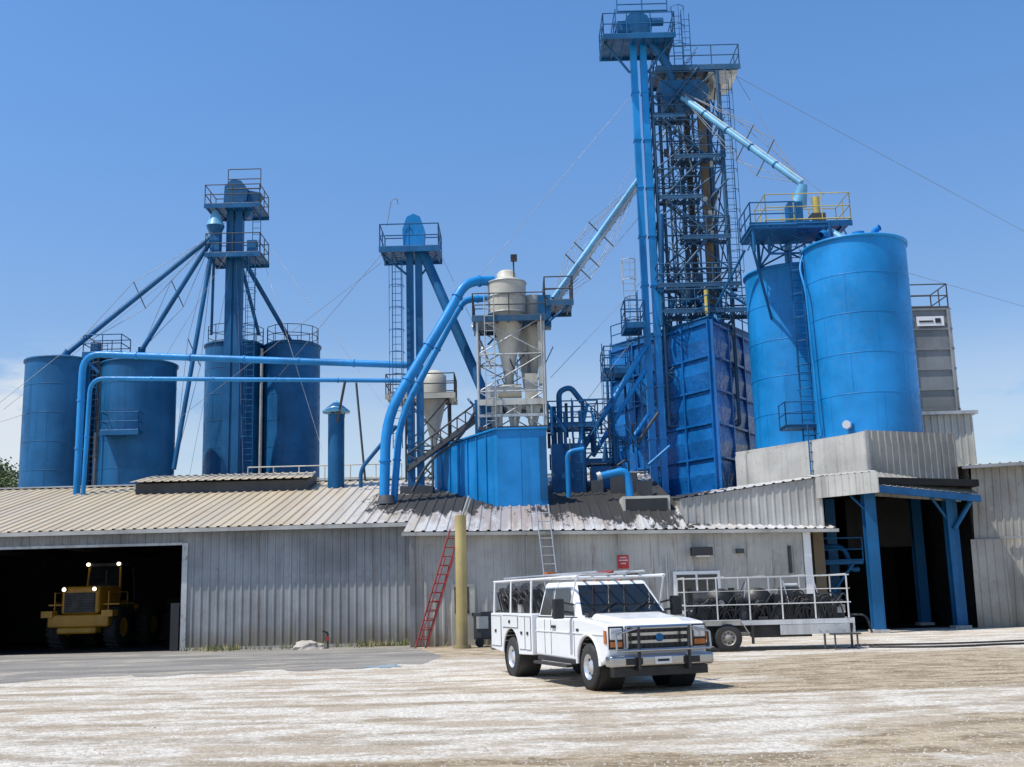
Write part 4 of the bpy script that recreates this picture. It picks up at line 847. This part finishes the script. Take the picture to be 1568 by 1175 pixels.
g.box('engine',BLK,.4,1.2,-.7,.1,.82,1.5); g.box('pump',DARK,.5,1.0,-.6,0,1.501,1.7); g.tube('tank',BLK,(-1.9,.45,1.25),(.2,.45,1.25),.42,n=24); g.box('water_tank',BLK,.2,2.0,.15,.9,.82,1.5)
g.tube('barrel',DARK,(1.6,-.4,.82),(1.6,-.4,1.5),.26,n=20); g.tube('muffler',GALV,(.6,-.3,1.75),(1.0,-.3,1.75),.07,n=12)
for i in range(130):
    x=random.uniform(-2.2,2.0); y=random.uniform(-.98,.5); s2=random.uniform(.05,.28); zb_=.82 if i<70 else random.uniform(.9,1.35)
    g.box('tool_load',random.choice([DARK,BLK,BLK,BLK,BLK,GALV if i%3==0 else BLK]),x,x+s2,y,y+s2*.8,zb_,zb_+random.uniform(.08,.45))
for i in range(44):
    x=random.uniform(-2.2,1.8); g.pipe('hose_loop',BLK,[(x,-.9,.85),(x+.15,-1.0,random.uniform(1.1,1.65)),(x+.45,-.95,random.uniform(1.1,1.65)),(x+.55,-.9,.85)],.022,6,.3)
for i in range(6): x=random.uniform(-2,1.8); g.tube('lance',random.choice([ALU,DARK]),(x,-.8,.9),(x+random.uniform(-.6,.6),-.6,1.9),.018,n=6)
g.tube('jack',DARK,(2.3,-.8,0.02),(2.3,-.8,.8),.035); g.box('jack_foot',DARK,2.2,2.4,-.9,-.7,0,.03); g.tube('jack',DARK,(1.5,-1.1,.02),(1.5,-1.1,.7),.03)
g.box('tailgate_step',DARK,1.6,2.4,-1.5,-1.2,.4,.44); g.tube('step_leg',DARK,(1.7,-1.45,0),(1.7,-1.45,.4),.025); g.tube('step_leg',DARK,(2.3,-1.45,0),(2.3,-1.45,.4),.025)
g.pipe('hose',BLK,[(2.4,-.5,.9),(2.8,-.6,.9),(2.9,-.7,.4)],.03,8); g.box('red_lamp',RED,2.37,2.39,.7,.9,.6,.7); g.box('drawbar',GALV,-3.4,-2.3,-.05,.05,.5,.6)
g.tube('axle',BLK,(-1.95,-1.1,.37),(-1.95,1.1,.37),.04); g.tube('axle',BLK,(-1.15,-1.1,.37),(-1.15,1.1,.37),.04); g.box('chassis',DARK,-2.2,2.2,-.6,-.5,.5,.7); g.box('under_tank',BLK,-.4,1.2,-.9,-.2,.35,.7)
g.done()
# ------------------------------------------------------------------ wheel loader (seen from its engine end)
g=G('wheel_loader',(-17.35,44.6,0),math.radians(-4))
g.bev['counterweight']=.08; g.bev['engine_hood']=.12; g.bev['cab_roof']=.05
g.box('counterweight',LYEL,-1.25,1.25,0,.7,.85,1.35); g.box('counterweight',LYEL,-.8,.8,-.1,.5,.6,.849)
g.box('step',LYEL,-1.45,-1.0,-.1,.4,1.25,1.5); g.box('step',LYEL,1.0,1.45,-.1,.4,1.25,1.5)
g.box('engine_hood',LYEL,-.78,.78,.15,2.2,1.36,2.45)
g.box('grille',BLK,-.62,.62,.1,.149,1.42,2.2)
for k in range(7): g.box('grille_bar',DARK,-.6,.6,.07,.099,1.5+k*.1,1.54+k*.1)
for x in (-.62,.62): g.tube('work_lamp',LIT,(x,.09,2.33),(x,.02,2.33),.075,n=14); g.tube('work_lamp_rim',BLK,(x,.15,2.33),(x,.05,2.33),.1,n=14)
g.hexa('cab',GLASS,[(-.72,2.2,1.9),(.72,2.2,1.9),(.72,3.7,1.9),(-.72,3.7,1.9)],[(-.66,2.35,3.25),(.66,2.35,3.25),(.66,3.6,3.25),(-.66,3.6,3.25)])
for x in (-.72,.72): g.tube('cab_pillar',LYEL,(x,2.19,1.9),(x*.92,2.33,3.25),.05); g.tube('cab_pillar',BLK,(x,3.7,1.9),(x*.92,3.6,3.25),.05)
g.box('cab_roof',DARK,-.8,.8,2.2,3.75,3.26,3.42)
for x in (-.65,.65): g.tube('roof_lamp',LIT,(x,2.19,3.36),(x,2.12,3.36),.07,n=12)
g.tube('exhaust',BLK,(.4,1.6,2.4),(.4,1.6,3.1),.06); g.rail('handrail',LYEL,[(-1.1,.3,1.4),(-1.1,2.1,1.4)],.8,.025); g.rail('handrail',LYEL,[(1.1,.3,1.4),(1.1,2.1,1.4)],.8,.025)
for s_ in (-1,1):
    for yy in (1.1,4.2):
        r=.82; pr=[(r*.5,-.28),(r*.9,-.28),(r,-.18),(r,.18),(r*.9,.28),(r*.5,.28)]
        n=32; vs=[]; fs=[]
        for rr_,h_ in pr:
            for k in range(n):
                a=2*math.pi*k/n; vs.append((s_*1.15+h_,yy+rr_*math.cos(a),r+rr_*math.sin(a)))
        for i in range(len(pr)-1): fs+=[(i*n+k,i*n+(k+1)%n,(i+1)*n+(k+1)%n,(i+1)*n+k) for k in range(n)]
        g.add('tyre',RUB,vs,fs,True); g.tube('hub',LYEL,(s_*.9,yy,r),(s_*1.4,yy,r),.4,n=20)
        for k in range(20):
            a=k*math.pi/10; g.tube('lug',RUB,(s_*1.15-.26,yy+r*math.cos(a),r+r*math.sin(a)),(s_*1.15+.26,yy+r*math.cos(a+.15),r+r*math.sin(a+.15)),.04,n=4)
    g.box('fender',LYEL,min(s_*.8,s_*1.45),max(s_*.8,s_*1.45),.5,2.0,1.7,1.76)
g.box('frame',DARK,-.5,.5,.3,4.5,.6,1.3); g.tube('lift_arm',LYEL,(-.6,4.2,1.6),(-.6,6,.6),.12); g.tube('lift_arm',LYEL,(.6,4.2,1.6),(.6,6,.6),.12)
g.hexa('bucket',DARK,[(-1.4,6,.1),(1.4,6,.1),(1.4,7.1,.1),(-1.4,7.1,.1)],[(-1.4,6,1.2),(1.4,6,1.2),(1.4,6.2,1.2),(-1.4,6.2,1.2)])
g.done()
# ------------------------------------------------------------------ camera, light, sky
cam=bpy.data.cameras.new('camera'); cam.sensor_width=36; cam.lens=39.03; cam.clip_end=6000; cam.clip_start=.1
co=bpy.data.objects.new('camera',cam); SC.collection.objects.link(co); SC.camera=co
th=math.atan(.1885)
co.matrix_world=Matrix.Translation((0,0,1.75))@Matrix.Rotation(math.pi/2+th,4,'X')@Matrix.Rotation(-math.radians(1.5),4,'Z')
sd=V((-.42,-.20,.885)).normalized()
sun=bpy.data.lights.new('sun','SUN'); sun.energy=5.0; sun.angle=math.radians(.5); sun.color=(1,.95,.87)
so=bpy.data.objects.new('sun',sun); SC.collection.objects.link(so); so.location=(0,0,60)
so.rotation_euler=(-sd).to_track_quat('-Z','Y').to_euler()
w=bpy.data.worlds.new('World'); SC.world=w; w.use_nodes=True; nt=w.node_tree
bg=nt.nodes['Background']; sky=nt.nodes.new('ShaderNodeTexSky'); sky.sky_type='NISHITA'; sky.sun_disc=False
sky.sun_elevation=math.asin(sd.z); sky.sun_rotation=math.atan2(sd.x,sd.y); sky.air_density=1.0; sky.dust_density=.5; sky.ozone_density=2.0; sky.altitude=50
tc=N(nt,'ShaderNodeTexCoord'); mp=N(nt,'ShaderNodeMapping'); mp.inputs['Scale'].default_value=(3.2,3.2,9)
nt.links.new(tc.outputs['Generated'],mp.inputs[0])
cn_=N(nt,'ShaderNodeTexNoise'); cn_.inputs['Scale'].default_value=1.6; cn_.inputs['Detail'].default_value=9; cn_.inputs['Roughness'].default_value=.6; nt.links.new(mp.outputs[0],cn_.inputs['Vector'])
sx=N(nt,'ShaderNodeSeparateXYZ'); nt.links.new(tc.outputs['Generated'],sx.inputs[0])
low=ramp(nt,sx.outputs[2],.14,.235,1,0)
side=math_(nt,'ADD',ramp(nt,sx.outputs[0],-.30,-.40,0,1),.3)
cl=math_(nt,'MULTIPLY',math_(nt,'MULTIPLY',ramp(nt,cn_.outputs['Fac'],.34,.50),low),side)
tn=mix(nt,ramp(nt,sx.outputs[2],.08,.50),(1.02,1.06,1.14),(.88,1.27,1.60))
tint=mix(nt,1.,sky.outputs[0],tn,'MULTIPLY')
colr=mix(nt,math_(nt,'MINIMUM',cl,.85),tint,(6.3,6.7,7.1))
nt.links.new(colr,bg.inputs['Color']); bg.inputs['Strength'].default_value=.122
SC.view_settings.view_transform='Standard'; SC.view_settings.look='None'; SC.view_settings.exposure=0
